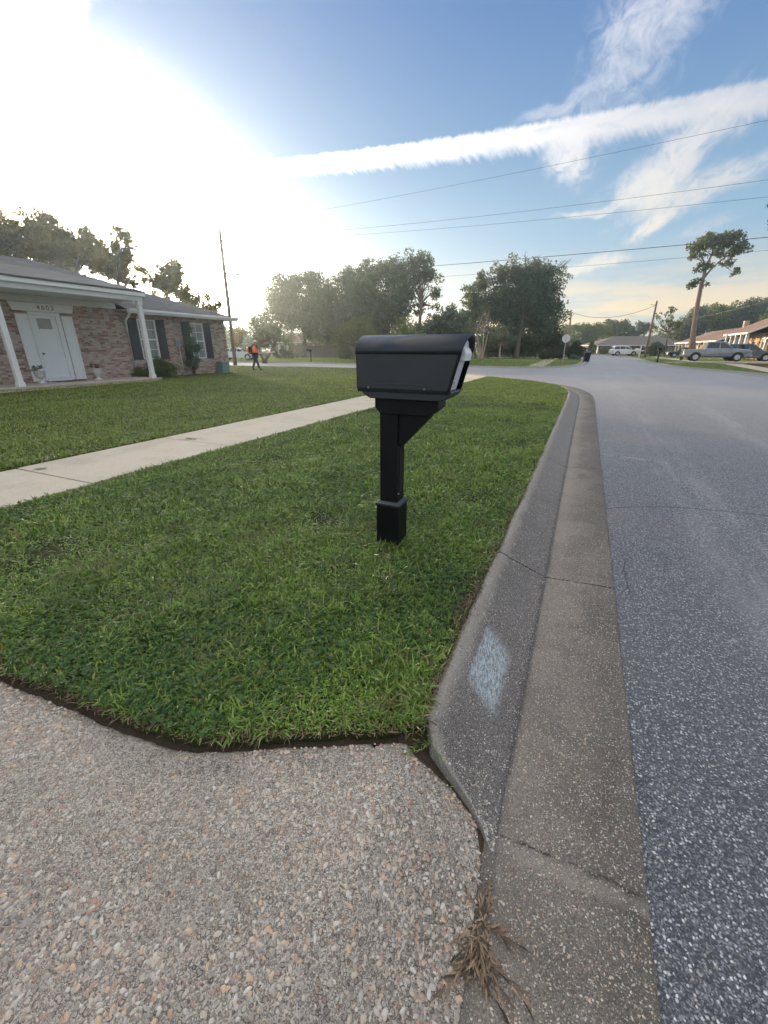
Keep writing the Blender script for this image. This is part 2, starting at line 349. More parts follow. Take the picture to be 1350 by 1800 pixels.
def mk_asphalt():
    m, t, out = newmat('asphalt'); c = objco(t)
    cw = t.vm('ADD', c, t.vm('MULTIPLY', t.vm('SUBTRACT', t.noise(c, 90, 2, out=1), (.5, .5, .5)), (.008, .008, 0)))
    v1 = vor(t, cw, 105); r = sepx(t, v1.outputs['Color'], 0); r2 = sepx(t, v1.outputs['Color'], 1)
    v2 = vor(t, cw, 260); q = sepx(t, v2.outputs['Color'], 0)
    st = t.ramp(r, [(0, (.045, .052, .070)), (.24, (.14, .155, .185)), (.44, (.28, .30, .335)), (.64, (.43, .445, .475)), (.84, (.60, .615, .63)), (.96, (.30, .28, .25))], 'CONSTANT')
    fine = t.ramp(q, [(0, (.024, .027, .036)), (.5, (.065, .072, .090)), (.8, (.17, .18, .205))], 'CONSTANT')
    ins = t.m('MULTIPLY', t.mr(v1.outputs['Distance'], .50, .34), t.m('GREATER_THAN', r2, .22))
    col = t.mix(ins, fine, st)
    X = sepx(t, c, 0); Y = sepx(t, c, 1)
    big = t.noise(t.xyz(X, t.m('MULTIPLY', Y, .35), 0.), .8, 5, .6)
    col = t.mix(t.mr(big, .35, .68, 0., .35), col, (.085, .09, .105))
    wear = t.m('MULTIPLY', t.mr(t.noise(t.xyz(t.m('MULTIPLY', X, .7), t.m('MULTIPLY', Y, 2.2), 3.), 1., 5, .7), .55, .72), .22)
    col = t.mix(wear, col, (.24, .235, .24))
    warm = t.m('MULTIPLY', t.mr(t.noise(c, .35, 4), .5, .72), .35); col = t.mix(warm, col, (.20, .165, .15))
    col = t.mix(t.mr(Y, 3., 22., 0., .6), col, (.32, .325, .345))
    trk = t.m('MULTIPLY', t.m('ADD', t.mr(t.m('ABSOLUTE', t.m('SUBTRACT', X, 1.25)), .45, .05), t.mr(t.m('ABSOLUTE', t.m('SUBTRACT', X, 2.9)), .5, .05)), t.mr(t.noise(t.xyz(t.m('MULTIPLY', X, 3.), t.m('MULTIPLY', Y, .4), 7.), 1.5, 5, .7), .4, .65))
    col = t.mix(t.m('MULTIPLY', trk, .22), col, (.40, .40, .41))
    pt_n = t.mr(t.noise(t.xyz(t.m('MULTIPLY', X, .5), t.m('MULTIPLY', Y, .16), 11.), 1., 6, .7), .50, .56)
    col = t.mix(t.m('MULTIPLY', pt_n, t.mr(Y, 5., 16., .10, .30)), col, (.17, .175, .19))
    scuff = t.mr(t.noise(t.xyz(t.m('MULTIPLY', X, .9), t.m('MULTIPLY', Y, 3.), 5.), 1., 4, .7), .64, .72)
    col = t.mix(t.m('MULTIPLY', scuff, .35), col, (.50, .48, .46))
    # transverse crack and the short one beside the gutter
    n1 = t.m('MULTIPLY', t.m('SUBTRACT', t.noise(t.xyz(X, 0., 0.), 1.6, 6, .75), .5), .36)
    cyb = t.m('SUBTRACT', 4.66, t.m('MULTIPLY', .42, t.m('EXPONENT', t.m('MULTIPLY', t.m('SUBTRACT', X, .43), -1.9))))
    cy = t.m('ABSOLUTE', t.m('SUBTRACT', Y, t.m('ADD', cyb, t.m('MULTIPLY', n1, .25))))
    crk = t.mr(cy, .016, .006)
    n2 = t.m('MULTIPLY', t.m('SUBTRACT', t.noise(t.xyz(0., Y, 0.), 4., 5, .75), .5), .12)
    cx = t.m('ABSOLUTE', t.m('SUBTRACT', X, t.m('ADD', .455, n2)))
    crk2 = t.m('MULTIPLY', t.mr(cx, .006, .002), t.m('MULTIPLY', t.m('GREATER_THAN', Y, 2.6), t.m('LESS_THAN', Y, 3.2)))
    col = t.mix(t.m('MULTIPLY', t.m('MAXIMUM', crk, crk2), .9), col, (.012, .012, .016))
    h = t.m('ADD', t.m('MULTIPLY', t.m('SUBTRACT', 1., v1.outputs['Distance']), ins), t.m('MULTIPLY', r, .5))
    bsdf(t, out, col, t.mr(r, 0., 1., .62, .38), bump(t, h, .9, .006), .55); return m
def mk_walk(name='sidewalk_concrete', tint=(.47, .425, .34)):
    m, t, out = newmat(name); c = objco(t)
    v1 = vor(t, c, 110); fine = t.noise(c, 130, 5, .75)
    col = t.mix(fine, tuple(v*.55 for v in tint), tuple(v*1.35 for v in tint))
    col = t.mix(t.m('MULTIPLY', t.mr(v1.outputs['Distance'], .4, .3), t.m('GREATER_THAN', sepx(t, v1.outputs['Color'], 0), .7)), col, t.ramp(sepx(t, v1.outputs['Color'], 1), [(0, (.2, .16, .13)), (.4, (.6, .56, .5)), (.7, (.36, .3, .24))], 'CONSTANT'))
    col = t.mix(t.mr(t.noise(c, 1.5, 6, .65), .42, .7, 0., .4), col, (.24, .21, .18))
    bsdf(t, out, col, .8, bump(t, fine, .4, .004), .3); return m
def mk_lawn(name, a=(.030, .046, .014), b=(.085, .115, .030), c3=(.10, .085, .045), big=.5):
    m, t, out = newmat(name); c = objco(t)
    n1 = t.noise(c, 45, 5, .75); n2 = t.noise(c, big, 6, .6)
    col = t.mix(n1, a, b); col = t.mix(t.mr(n2, .5, .72, 0., .55), col, c3)
    bsdf(t, out, col, .9, bump(t, t.noise(c, 30, 5, .75), .8, .03), .15); return m
def mk_blade(name, dark, mid, light, dry=(.20, .16, .07), dry_amt=.10):
    m, t, out = newmat(name); r = t.n('ShaderNodeAttribute', attribute_name='rnd').outputs['Fac']; c = objco(t)
    col = t.ramp(r, [(0, dark), (.45, mid), (.97-dry_amt, light), (.99-dry_amt, dry), (1, tuple(v*1.4 for v in dry))])
    n = t.noise(c, 1.3, 5, .65); n2 = t.noise(c, 3.2, 5, .65); n3 = t.noise(c, 9., 3, .6)
    col = t.mix(t.mr(n, .42, .60, 0., .55), col, t.mix(.6, col, dark))
    col = t.mix(t.mr(n3, .50, .66, 0., .45), col, light)
    col = t.mix(t.mr(n2, .52, .70, 0., .5), col, (.15, .125, .055))
    d = t.n('ShaderNodeBsdfPrincipled', {'Base Color': col, 'Roughness': .40, 'Specular IOR Level': .5})
    tr = t.n('ShaderNodeBsdfTranslucent', {'Color': t.mix(.5, col, (.26, .36, .04))})
    mx = t.n('ShaderNodeMixShader', {0: .33, 1: d.outputs[0], 2: tr.outputs[0]}); t.L.new(mx.outputs[0], out.inputs[0]); return m
def mk_leaf(name, dark, light, trans=.3, tcol=(.25, .26, .05)):
    m, t, out = newmat(name); r = t.n('ShaderNodeAttribute', attribute_name='rnd').outputs['Fac']
    col = t.mix(r, dark, light)
    d = t.n('ShaderNodeBsdfPrincipled', {'Base Color': col, 'Roughness': .6, 'Specular IOR Level': .25})
    tr = t.n('ShaderNodeBsdfTranslucent', {'Color': t.mix(.6, col, tcol)})
    mx = t.n('ShaderNodeMixShader', {0: trans, 1: d.outputs[0], 2: tr.outputs[0]}); t.L.new(mx.outputs[0], out.inputs[0]); return m
def mk_brick(name, pal, white=.45, sc=1.):
    m, t, out = newmat(name); c = objco(t); v = t.xyz(t.m('ADD', sepx(t, c, 0), sepx(t, c, 1)), sepx(t, c, 2), 0.)
    b = t.n('ShaderNodeTexBrick', {'Vector': v, 'Color1': (0, 0, 0, 1), 'Color2': (1, 1, 1, 1), 'Mortar': (.5, .5, .5, 1), 'Scale': 1., 'Mortar Size': .008*sc, 'Brick Width': .22*sc, 'Row Height': .078*sc, 'Bias': 0.}, offset=.5)
    col = t.ramp(b.outputs['Color'], pal)
    cell = t.xyz(t.m('FLOOR', t.m('DIVIDE', sepx(t, v, 0), .22*sc)), t.m('FLOOR', t.m('DIVIDE', sepx(t, v, 1), .078*sc)), 0.)
    wn = t.n('ShaderNodeTexWhiteNoise', {'Vector': cell}).outputs['Value']
    wash = t.m('MULTIPLY', t.mr(t.m('ADD', t.m('MULTIPLY', wn, .6), t.m('MULTIPLY', t.noise(c, 3.5, 5, .65), .5)), .52, .78), white)
    col = t.mix(wash, col, (.46, .42, .37))
    col = t.mix(b.outputs['Fac'], col, (.33, .28, .25))
    h = t.m('ADD', t.m('MULTIPLY', t.m('SUBTRACT', 1., b.outputs['Fac']), 1.), t.m('MULTIPLY', t.noise(c, 60, 4), .4))
    bsdf(t, out, col, .9, bump(t, h, .6, .012), .2); return m
def mk_roof(name, a, b):
    m, t, out = newmat(name); c = objco(t); v = t.xyz(t.m('ADD', sepx(t, c, 0), sepx(t, c, 1)), t.m('MULTIPLY', sepx(t, c, 2), 1.), 0.)
    br = t.n('ShaderNodeTexBrick', {'Vector': v, 'Color1': (0, 0, 0, 1), 'Color2': (1, 1, 1, 1), 'Mortar': (0, 0, 0, 1), 'Scale': 1., 'Mortar Size': .006, 'Brick Width': .3, 'Row Height': .055}, offset=.5)
    f = t.m('ADD', t.m('MULTIPLY', sepx(t, br.outputs['Color'], 0), .5), t.m('MULTIPLY', t.noise(c, 1.2, 6, .7), .55))
    bsdf(t, out, t.mix(f, a, b), .9, bump(t, br.outputs['Fac'], .3, .01), .2); return m
def mk_plastic(name, col, rough=.45, grain=.15, spec=.5):
    m, t, out = newmat(name); c = objco(t); n = t.noise(c, 900, 3, .6); b = t.noise(c, 5, 5, .6); d = t.noise(c, 60, 5, .7)
    cc_ = t.mix(t.mr(b, .4, .75, 0., .5), col, tuple(v*1.35+.004 for v in col))
    cc_ = t.mix(t.mr(d, .66, .78, 0., .22), cc_, (.09, .09, .085))
    bsdf(t, out, cc_, t.mr(b, .3, .7, rough-.06, rough+.08), bump(t, n, grain, .0015), spec); return m
def mk_glass(name, col=(.02, .025, .03), rough=.08):
    m, t, out = newmat(name); c = objco(t); bsdf(t, out, t.mix(t.noise(c, 2., 3), col, tuple(v*1.8 for v in col)), rough, None, .8); return m
def mk_bark(name, a, b):
    m, t, out = newmat(name); c = objco(t); n = t.noise(t.vm('MULTIPLY', c, (6., 6., 1.2)), 2.2, 6, .7)
    bsdf(t, out, t.mix(n, a, b), .95, bump(t, n, .9, .04), .15); return m

M = {}
M['drive'] = mk_driveway(); M['kerb'] = mk_kerb(); M['asphalt'] = mk_asphalt(); M['walk'] = mk_walk()
M['walk2'] = mk_walk('far_path_concrete', (.42, .37, .31))
M['lawn'] = mk_lawn('lawn_ground', (.016, .022, .008), (.045, .060, .018), (.075, .062, .034)); M['lawn_far'] = mk_lawn('far_lawn_ground', (.045, .075, .018), (.09, .135, .03), (.10, .115, .035), .25)
M['soil'] = simple('dark_soil', (.050, .039, .030), .95, .3, 60, .1, bs=.8, bscale=120)
M['mulch'] = simple('pine_mulch', (.085, .050, .034), .95, .3, 30, .1, bs=.8, bscale=60)
M['terrain'] = simple('terrain', (.07, .085, .035), .95, .25, .3, .1)
M['grass'] = mk_blade('grass_blade', (.022, .056, .011), (.088, .175, .024), (.27, .42, .060))
M['grass_far'] = mk_blade('lawn_blade', (.045, .090, .016), (.14, .21, .032), (.29, .38, .060), dry_amt=.05)  # blades lightened: low sun's sheen on the lawn put into their colour
M['clover'] = mk_leaf('clover_leaf', (.018, .050, .014), (.060, .135, .035), .2, (.12, .25, .03))
M['dryweed'] = mk_leaf('dried_weed', (.035, .024, .017), (.30, .22, .15), .15, (.3, .2, .1))
M['plastic'] = mk_plastic('charcoal_plastic', (.015, .022, .030), .36)
M['plastic_b'] = mk_plastic('black_plastic', (.0018, .0028, .0042), .5, .15, .22)
M['whiteplas'] = mk_plastic('white_plastic', (.62, .64, .68), .4, .05)
M['trim'] = simple('painted_trim', (.66, .68, .67), .55, .06, 3)
M['door'] = simple('door_paint', (.70, .73, .73), .5, .03, 2)
M['brick'] = mk_brick('washed_brick', [(0, (.20, .12, .095)), (.4, (.32, .19, .15)), (.7, (.40, .27, .21)), (1, (.48, .38, .31))], .9)
M['brick_tan'] = mk_brick('tan_brick', [(0, (.36, .22, .13)), (.5, (.50, .34, .20)), (1, (.62, .46, .30))], .4)
M['brick_red'] = mk_brick('red_brick', [(0, (.15, .065, .045)), (.5, (.24, .11, .08)), (1, (.30, .16, .11))], .2)
M['roof'] = mk_roof('grey_shingles', (.06, .064, .068), (.135, .138, .14)); M['roof_b'] = mk_roof('brown_shingles', (.13, .085, .065), (.26, .18, .145))
M['roof_g'] = mk_roof('taupe_shingles', (.10, .085, .08), (.19, .165, .155))
M['siding'] = simple('blue_grey_siding', (.30, .33, .38), .8, .08, 2)
M['shutter'] = simple('shutter_paint', (.045, .045, .042), .6, .1, 4)
M['glass'] = mk_glass('window_glass', (.15, .165, .16)); M['curtain'] = simple('curtain', (.42, .43, .42), .9, .2, 6)
M['cglass'] = mk_glass('car_glass', (.008, .010, .014), .05)
M['dark'] = simple('dark_gap', (.008, .008, .009), .9, .1)
M['urn'] = simple('stone_urn', (.52, .52, .49), .85, .12, 12, bs=.3)
M['mat'] = simple('doormat', (.10, .075, .055), .95, .2, 60)
M['number'] = simple('number_metal', (.12, .12, .13), .4, .05, metal=.4)
M['utility'] = simple('green_utility_paint', (.13, .24, .21), .5, .08)
M['meter'] = simple('grey_meter', (.28, .28, .28), .5, .1)
M['conc'] = simple('porch_concrete', (.36, .32, .28), .85, .15, 6, bs=.3)
M['pole'] = mk_bark('weathered_pole', (.10, .075, .058), (.24, .19, .15))
M['wire'] = simple('cable', (.10, .10, .11), .6, .05)
M['galv'] = simple('galvanised_steel', (.42, .43, .44), .45, .1, 10, metal=.5)
M['signback'] = simple('bare_sign_metal', (.55, .56, .58), .4, .05, metal=.35)
M['bark'] = mk_bark('bark', (.05, .040, .032), (.16, .13, .105)); M['bark_p'] = mk_bark('pale_bark', (.20, .165, .14), (.42, .36, .30))
M['bark_pine'] = mk_bark('pine_bark', (.09, .065, .05), (.22, .165, .13))
M['fence'] = simple('weathered_fence', (.16, .135, .12), .9, .2, 5, bs=.3, bscale=12)
M['leaf_oak'] = mk_leaf('oak_leaf', (.040, .085, .072), (.11, .18, .125), .35)
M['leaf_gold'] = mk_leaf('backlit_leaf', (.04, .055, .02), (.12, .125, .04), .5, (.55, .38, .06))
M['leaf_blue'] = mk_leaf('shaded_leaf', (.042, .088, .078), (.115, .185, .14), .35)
M['leaf_olive'] = mk_leaf('olive_leaf', (.055, .085, .040), (.14, .18, .085), .3)
M['leaf_lite'] = mk_leaf('light_leaf', (.06, .11, .030), (.16, .24, .06), .35)
M['leaf_far'] = mk_leaf('far_leaf', (.045, .085, .035), (.13, .19, .07), .25)
M['leaf_pine'] = mk_leaf('pine_needles', (.035, .060, .032), (.11, .15, .065), .25)
M['leaf_dark'] = mk_leaf('hedge_leaf', (.018, .035, .022), (.05, .08, .042), .15)
M['leaf_red'] = mk_leaf('reddish_leaf', (.07, .03, .02), (.22, .09, .05), .3)
M['petal'] = mk_leaf('petal', (.45, .38, .40), (.8, .75, .78), .2, (.7, .6, .6))
M['paint_silver'] = simple('silver_paint', (.20, .235, .27), .3, .04, metal=.5, coat=.6)
M['paint_teal'] = simple('grey_green_paint', (.075, .10, .105), .3, .04, metal=.4, coat=.6)
M['paint_black'] = simple('black_paint', (.012, .013, .015), .25, .05, coat=.6)
M['paint_white'] = simple('white_paint', (.66, .69, .72), .3, .03, coat=.5)
M['paint_pale'] = simple('pale_silver_paint', (.50, .56, .60), .3, .03, metal=.2, coat=.5)
M['tyre'] = simple('rubber', (.015, .015, .016), .85, .1); M['rim'] = simple('alloy', (.45, .47, .50), .3, .05, metal=.7)
M['lampglass'] = simple('lamp_lens', (.7, .7, .68), .2, .05); M['lampred'] = simple('tail_lens', (.30, .015, .012), .25, .05)
M['skin'] = simple('skin', (.28, .17, .12), .6, .05); M['shirt'] = simple('orange_shirt', (1.0, .16, .04), .8, .05)
M['trousers'] = simple('dark_trousers', (.022, .026, .034), .9, .1); M['cap'] = simple('pale_cap', (.55, .53, .5), .8, .05)
M['pot'] = simple('dark_pot', (.03, .028, .026), .7, .1)

# ------------------------------------------------------------------ ground
def flat(name, poly, z, mat, kind='structure', label=None, cat=None, skirt=None, zf=None):
    mb = MB(); n = len(poly)
    zf = zf or (lambda p: z)
    vs = [(p[0], p[1], zf(p)) for p in poly]; mb.add(vs, [tuple(range(n))])
    if skirt is not None:
        mb.add([(p[0], p[1], zf(p)) for p in poly]+[(p[0], p[1], skirt) for p in poly], [(i, (i+1) % n, n+(i+1) % n, n+i) for i in range(n)])
    o = mb.build(name, mat); 
    return tag(o, label, cat, kind=kind)
def smoothpath(pts, step=.25):
    pts = [Vector((p[0], p[1], 0)) for p in pts]; out = []
    for i in range(len(pts)-1):
        p0, p1, p2, p3 = pts[max(i-1, 0)], pts[i], pts[i+1], pts[min(i+2, len(pts)-1)]
        n = max(1, int((p2-p1).length/step)); n = min(n, 60)
        for k in range(n):
            t = k/n; out.append(.5*((2*p1)+(p2-p0)*t+(2*p0-5*p1+4*p2-p3)*t*t+(3*p1-p0-3*p2+p3)*t**3))
    out.append(pts[-1]); return out
def offset(path, d):            # to the right of travel
    res = []
    for i, p in enumerate(path):
        t = (path[min(i+1, len(path)-1)]-path[max(i-1, 0)]).normalized(); res.append(p+Vector((t.y, -t.x, 0))*d)
    return res
flat('ground', [(-1500, -600), (1500, -600), (1500, 2500), (-1500, 2500)], -.35, M['terrain'])

kp = [(-.335, 1.13), (-.335, 2.7), (-.335, 5.1), (-.335, 8.1), (-.335, 11), (-.335, 14.), (-.45, 16), (-.82, 17.8), (-1.55, 19.3), (-2.6, 20.6), (-4.0, 21.9), (-5.3, 23.3), (-6.8, 25.2), (-8.6, 26.9), (-11.5, 27.8), (-16, 28.2), (-30, 28.3), (-60, 28.3), (-150, 28.3)]
kpath = smoothpath(kp, .2)
def kerb(name, path, joints0=None, wid=1., label=None, flare=False, start_skip=0):
    prof = [(-.035, -.14), (-.03, -.012), (-.008, -.001), (.012, .0), (.03, -.006), (.06, -.025), (.285, -.113), (.30, -.119), (.315, -.120), (.45, -.112), (.705, -.100), (.712, -.103), (.715, -.16)]
    prof = [(a*wid, z) for a, z in prof]
    mb = MB(); uv = []; acc = 0; seg_pts = []; 
    accs = [0]
    for i in range(1, len(path)): accs.append(accs[-1]+(path[i]-path[i-1]).length)
    def ring(p, nrm, l):
        o = len(mb.v)
        for a, z in prof:
            jit = 0
            if a < .02: jit = .006*math.sin(l*23)+.005*math.sin(l*57+1)
            mb.v.append((p.x+nrm.x*(a+jit), p.y+nrm.y*(a+jit), z)); uv.append((a, l))
        return o
    def pt(l):
        for i in range(1, len(accs)):
            if accs[i] >= l: break
        t = (l-accs[i-1])/max(1e-6, accs[i]-accs[i-1]); p = path[i-1].lerp(path[i], t); d = (path[min(i+1, len(path)-1)]-path[max(i-2, 0)]).normalized()
        return p, Vector((d.y, -d.x, 0))
    js = []
    if joints0 is not None:
        l = joints0
        while l < min(accs[-1], 60): js.append(l); l += 3.05
    st = sorted(set([x for x in accs if all(abs(x-j) > .03 for j in js)]+[j-.005 for j in js]+[j+.005 for j in js]))
    prev = None
    for l in st:
        p, nrm = pt(l); o = ring(p, nrm, l)
        if prev is not None and not any(abs((l+pl)/2-j) < .004 for j in js):
            for k in range(len(prof)-1): mb.f.append((prev+k, prev+k+1, o+k+1, o+k)); mb.sm.append(k not in (0, 7, 11))
        prev = o; pl = l
    ob = mb.build(name, M['kerb']); ul = ob.data.uv_layers.new(name='UVMap')
    vi = [0]*len(ob.data.loops); ob.data.loops.foreach_get('vertex_index', vi)
    ul.data.foreach_set('uv', np.array([uv[i] for i in vi], np.float32).ravel())
    return tag(ob, kind='structure')
pre = [Vector((-.335, -3., 0)), Vector((-.335, .7, 0))]
kerb('kerb', kpath, joints0=2.65-1.13)
# flat gutter pan running on in front of the driveway apron
gm = MB(); guv = []
gp = [(.27, -.124), (.30, -.119), (.315, -.120), (.45, -.112), (.705, -.100), (.712, -.103), (.715, -.16)]
ys = [-4, -1, 0, .3, .5, .7, .9, 1.0, 1.13]
for y in ys:
    for a, z in gp: gm.v.append((-.335+a, y, z)); guv.append((max(a, .316), y-1.13))
n = len(gp)
for i in range(len(ys)-1):
    for k in range(n-1): gm.f.append((i*n+k, i*n+k+1, (i+1)*n+k+1, (i+1)*n+k)); gm.sm.append(k < n-3)
go = gm.build('gutter', M['kerb']); ul = go.data.uv_layers.new(name='UVMap'); vi = [0]*len(go.data.loops); go.data.loops.foreach_get('vertex_index', vi)
ul.data.foreach_set('uv', np.array([guv[i] for i in vi], np.float32).ravel()); tag(go, kind='structure')
# kerb end: face tapering down along the apron (flare)
fm = MB(); fuv = []
fl = [(-.334, 1.131, 0), (-.291, 1.047, -.008), (-.25, 1.022, -.030), (-.171, .978, -.064), (-.124, .950, -.084), (-.073, .905, -.107), (-.041, .862, -.118)]
valley = [(-.030, 1.131), (-.030, 1.06), (-.030, 1.02), (-.029, .96), (-.028, .92), (-.028, .885), (-.028, .855)]
for (x, y, z), (vx, vy) in zip(fl, valley):
    for t in (0, .12, .45, 1):
        fm.v.append((x+(vx-x)*t, y+(vy-y)*t, z+(-.119-z)*t+.001)); fuv.append((.30*t, y-1.13))
    fm.v.append((x-.02, y-.01, -.2)); fuv.append((0, 0))
for i in range(len(fl)-1):
    for k in range(3): fm.f.append((i*5+k, i*5+k+1, i*5+5+k+1, i*5+5+k)); fm.sm.append(True)
    fm.f.append((i*5, i*5+5, i*5+9, i*5+4)); fm.sm.append(False)
fo = fm.build('kerb_end', M['kerb']); ul = fo.data.uv_layers.new(name='UVMap'); vi = [0]*len(fo.data.loops); fo.data.loops.foreach_get('vertex_index', vi)
ul.data.foreach_set('uv', np.array([fuv[i] for i in vi], np.float32).ravel()); tag(fo, kind='structure')

# road: one sheet whose inner boundary follows the gutter lip
inner = [(.372, -6)]+[(p.x, p.y) for p in offset(kpath, .700)[1:]]
inner = [p for i, p in enumerate(inner) if i == 0 or (Vector(p)-Vector(inner[i-1])).length > .02]
flat('road', inner[::-1]+[(60, -6), (60, 230), (-150, 230)], -.106, M['asphalt'])
flat('under_kerb', [(-1.2, -6), (1, -6), (1, 16), (-8, 29), (-12, 29), (-3, 18), (-1.2, 14)], -.20, M['soil'])

# driveway apron (top follows its own fall towards the gutter)
DC = [(-9, .57), (-4, .57), (-2.6, .575), (-2.092, .58), (-1.641, .617), (-1.328, .633), (-1.151, .658), (-1.045, .688), (-.99, .713), (-.816, .808), (-.6, .922), (-.387, 1.035), (-.358, 1.015), (-.317, .998), (-.239, .983), (-.193, .976), (-.15, .952), (-.112, .940), (-.086, .910), (-.075, .863), (-.055, .818), (-.042, .70), (-.040, .60), (-.036, .30), (-.036, -3)]
def dcy(x):
    for (a, ya), (b, yb) in zip(DC, DC[1:]):
        if a <= x <= b: return ya+(yb-ya)*(x-a)/(b-a+1e-9)
    return DC[0][1]
def dz(x, y=0):
    t = min(1, max(0, (x+.40)/.36)); t = t*t*(3-2*t); return -.025-.090*t
dm = MB(); xs = [-9, -6, -4, -3]+list(np.arange(-2.6, -.036, .02))+[-.037]
rows = [0, .004, .015, .03, .06, .1, .2, .35, .5, .75, 1.]
for x in xs:
    yt = dcy(min(x, -.0365)) if x < -.038 else .60
    yt += .5*(.006*math.sin(x*23+math.sin(x*7))+.004*math.sin(x*71+2+2*math.sin(x*11))+.0025*math.sin(x*190))*min(1, max(.25, (-.2-x)*4))
    yt -= .028*math.exp(-((x+.475)/.012)**2)
    for r in rows:
        z = dz(x)-(.012 if r == 0 else .003 if r == .004 else 0)
        dm.v.append((x, yt+(-3.2-yt)*r, z))
    dm.v.append((x, yt+.003, -.22))
n = len(rows)+1
for i in range(len(xs)-1):
    for k in range(len(rows)-1): dm.f.append((i*n+k, i*n+k+1, (i+1)*n+k+1, (i+1)*n+k)); dm.sm.append(True)
    dm.f.append((i*n, (i+1)*n, (i+1)*n+n-1, i*n+n-1)); dm.sm.append(False)
tag(dm.build('driveway', M['drive']), kind='structure')

# soil shelf and lawns
flat('seam_soil', [(-.42, 1.03), (-.36, 1.0), (-.32, .985), (-.24, .97), (-.19, .96), (-.15, .94), (-.11, .925), (-.085, .90), (-.07, .85), (-.05, .79), (-.03, .79), (-.04, .88), (-.07, .92), (-.12, .965), (-.17, .995), (-.25, 1.045), (-.29, 1.07), (-.325, 1.14), (-.42, 1.14)], -.05, M['soil'], zf=lambda p: dz(p[0])-.010)
flat('soil_bed', [(-9, .54)]+[(x, y) for x, y in DC if -2.7 < x < -.37]+[(-.36, 1.5), (-.45, 16), (-4.4, 21.5), (-9, 21)], -.042, M['soil'])
def edge_in(x): return dcy(x)+.026+.005*math.sin(x*31+math.sin(x*9)*2)+.004*math.sin(x*83)
vb = [(x, edge_in(x)+.005) for x in list(np.arange(-4.43, -.42, .04))]+[(-.40, 1.075), (-.372, 1.11)]+[(p.x-.03, p.y) for p in kpath[2:] if p.x > -4.45]
vb += [(-4.45, 22.25)]
VERGE = [(p[0], p[1]) for p in vb]
flat('verge_ground', VERGE, -.006, M['lawn'], skirt=-.12)
LAWN = [(-90, -10), (-5.90, -10), (-5.90, 23.95)]+[(p.x-.03, p.y-.03) for p in kpath if p.x < -5.95 and p.x > -100]+[(-90, 28.2)]
flat('lawn_ground', LAWN, -.006, M['lawn'], skirt=-.12)
# sidewalk slabs
sw = MB(); y = 2.48-1.96*6
while y < 23:
    y1 = y+1.945; tilt = random.uniform(-.004, .004)
    for a, b in ((y, y1),):
        xa, xb = -5.84, -4.46
        top = min(b, 23.2)
        if a < 22.6:
            pr = [(xa, a), (xb, a), (xb, min(b, 22.25)), (xa, min(b, 23.6))]
            sw.add([(p[0], p[1], .004+tilt) for p in pr]+[(p[0], p[1], -.12) for p in pr], [(0, 1, 2, 3), (0, 1, 5, 4), (1, 2, 6, 5), (2, 3, 7, 6), (3, 0, 4, 7)])
    y += 1.96
tag(sw.build('sidewalk', M['walk'], bevel=.006), kind='structure')
flat('sidewalk_bed', [(-5.95, -10), (-4.4, -10), (-4.4, 22.1), (-5.95, 23.4)], -.03, M['soil'])

# across the side street
kr2 = smoothpath([(-150, 37.6), (-60, 37.6), (-30, 37.5), (-20, 37.4), (-12, 36.9), (-8.5, 36.2), (-6, 35.5), (-4., 35.7), (-2.5, 37.2), (-1.4, 40.5), (-.8, 45), (-.6, 52), (-.6, 65), (-.9, 80), (-2., 100), (-5, 125), (-10, 160)][::-1], .8)[::-1]
kerb('far_kerb', kr2[::1], label=None)
OPP = [(p.x-.02, p.y+.02) for p in kr2]+[(-10, 229), (-149, 229)]
flat('far_lawn', OPP, -.006, M['lawn_far'], skirt=-.12)
flat('far_sidewalk', [(-4.3, 35.95), (-3.0, 36.6), (-3.55, 60), (-4.0, 76), (-5.3, 76), (-4.9, 60)], .006, M['walk2'])
flat('far_driveway', [(-.62, 66), (-.62, 73), (-14, 74.5), (-14, 67)], .012, M['walk2'])
# right side of the road
kr3 = smoothpath([(10.4, -4), (10.0, 15), (9.4, 28), (9.0, 33), (8.0, 37), (7.0, 42.5), (6.65, 50), (6.6, 58), (6.9, 72), (7., 84), (6.7, 96), (5.2, 106), (2.6, 116), (-1, 126), (-9, 140)][::-1], .8)
kerb('right_kerb', kr3[::1])
RG = [(p.x+.02, p.y) for p in kr3][::-1]
RIGHT = RG+[(-9, 150), (-9, 229), (59.5, 229), (59.5, -4)]
flat('right_lawn', RIGHT, -.006, M['lawn_far'], skirt=-.12)
flat('right_sidewalk', [(9.95, 20), (9.85, 33), (11.4, 49.3), (10.1, 56), (9.9, 71), (9.8, 90), (11.0, 90), (11.1, 71), (11.3, 56), (12.8, 49.3), (11.2, 33), (11.3, 20)][::-1], .006, M['walk2'])
flat('mulch_bed', [(12.9, 34), (11.9, 36), (13.3, 48.6), (13.6, 51.4), (25, 51.6), (34, 48), (34, 30), (14, 30)][::-1], .05, M['mulch'], skirt=-.02)
flat('right_driveway', [(7.3, 54.9), (7.3, 51.2), (22, 51.9), (22, 61), (14, 60.6), (11, 58)][::-1], .012, M['walk2'])
flat('right_apron', [(7.6, 78), (7.6, 73.4), (19, 73.4), (19, 78)][::-1], .012, M['walk2'])

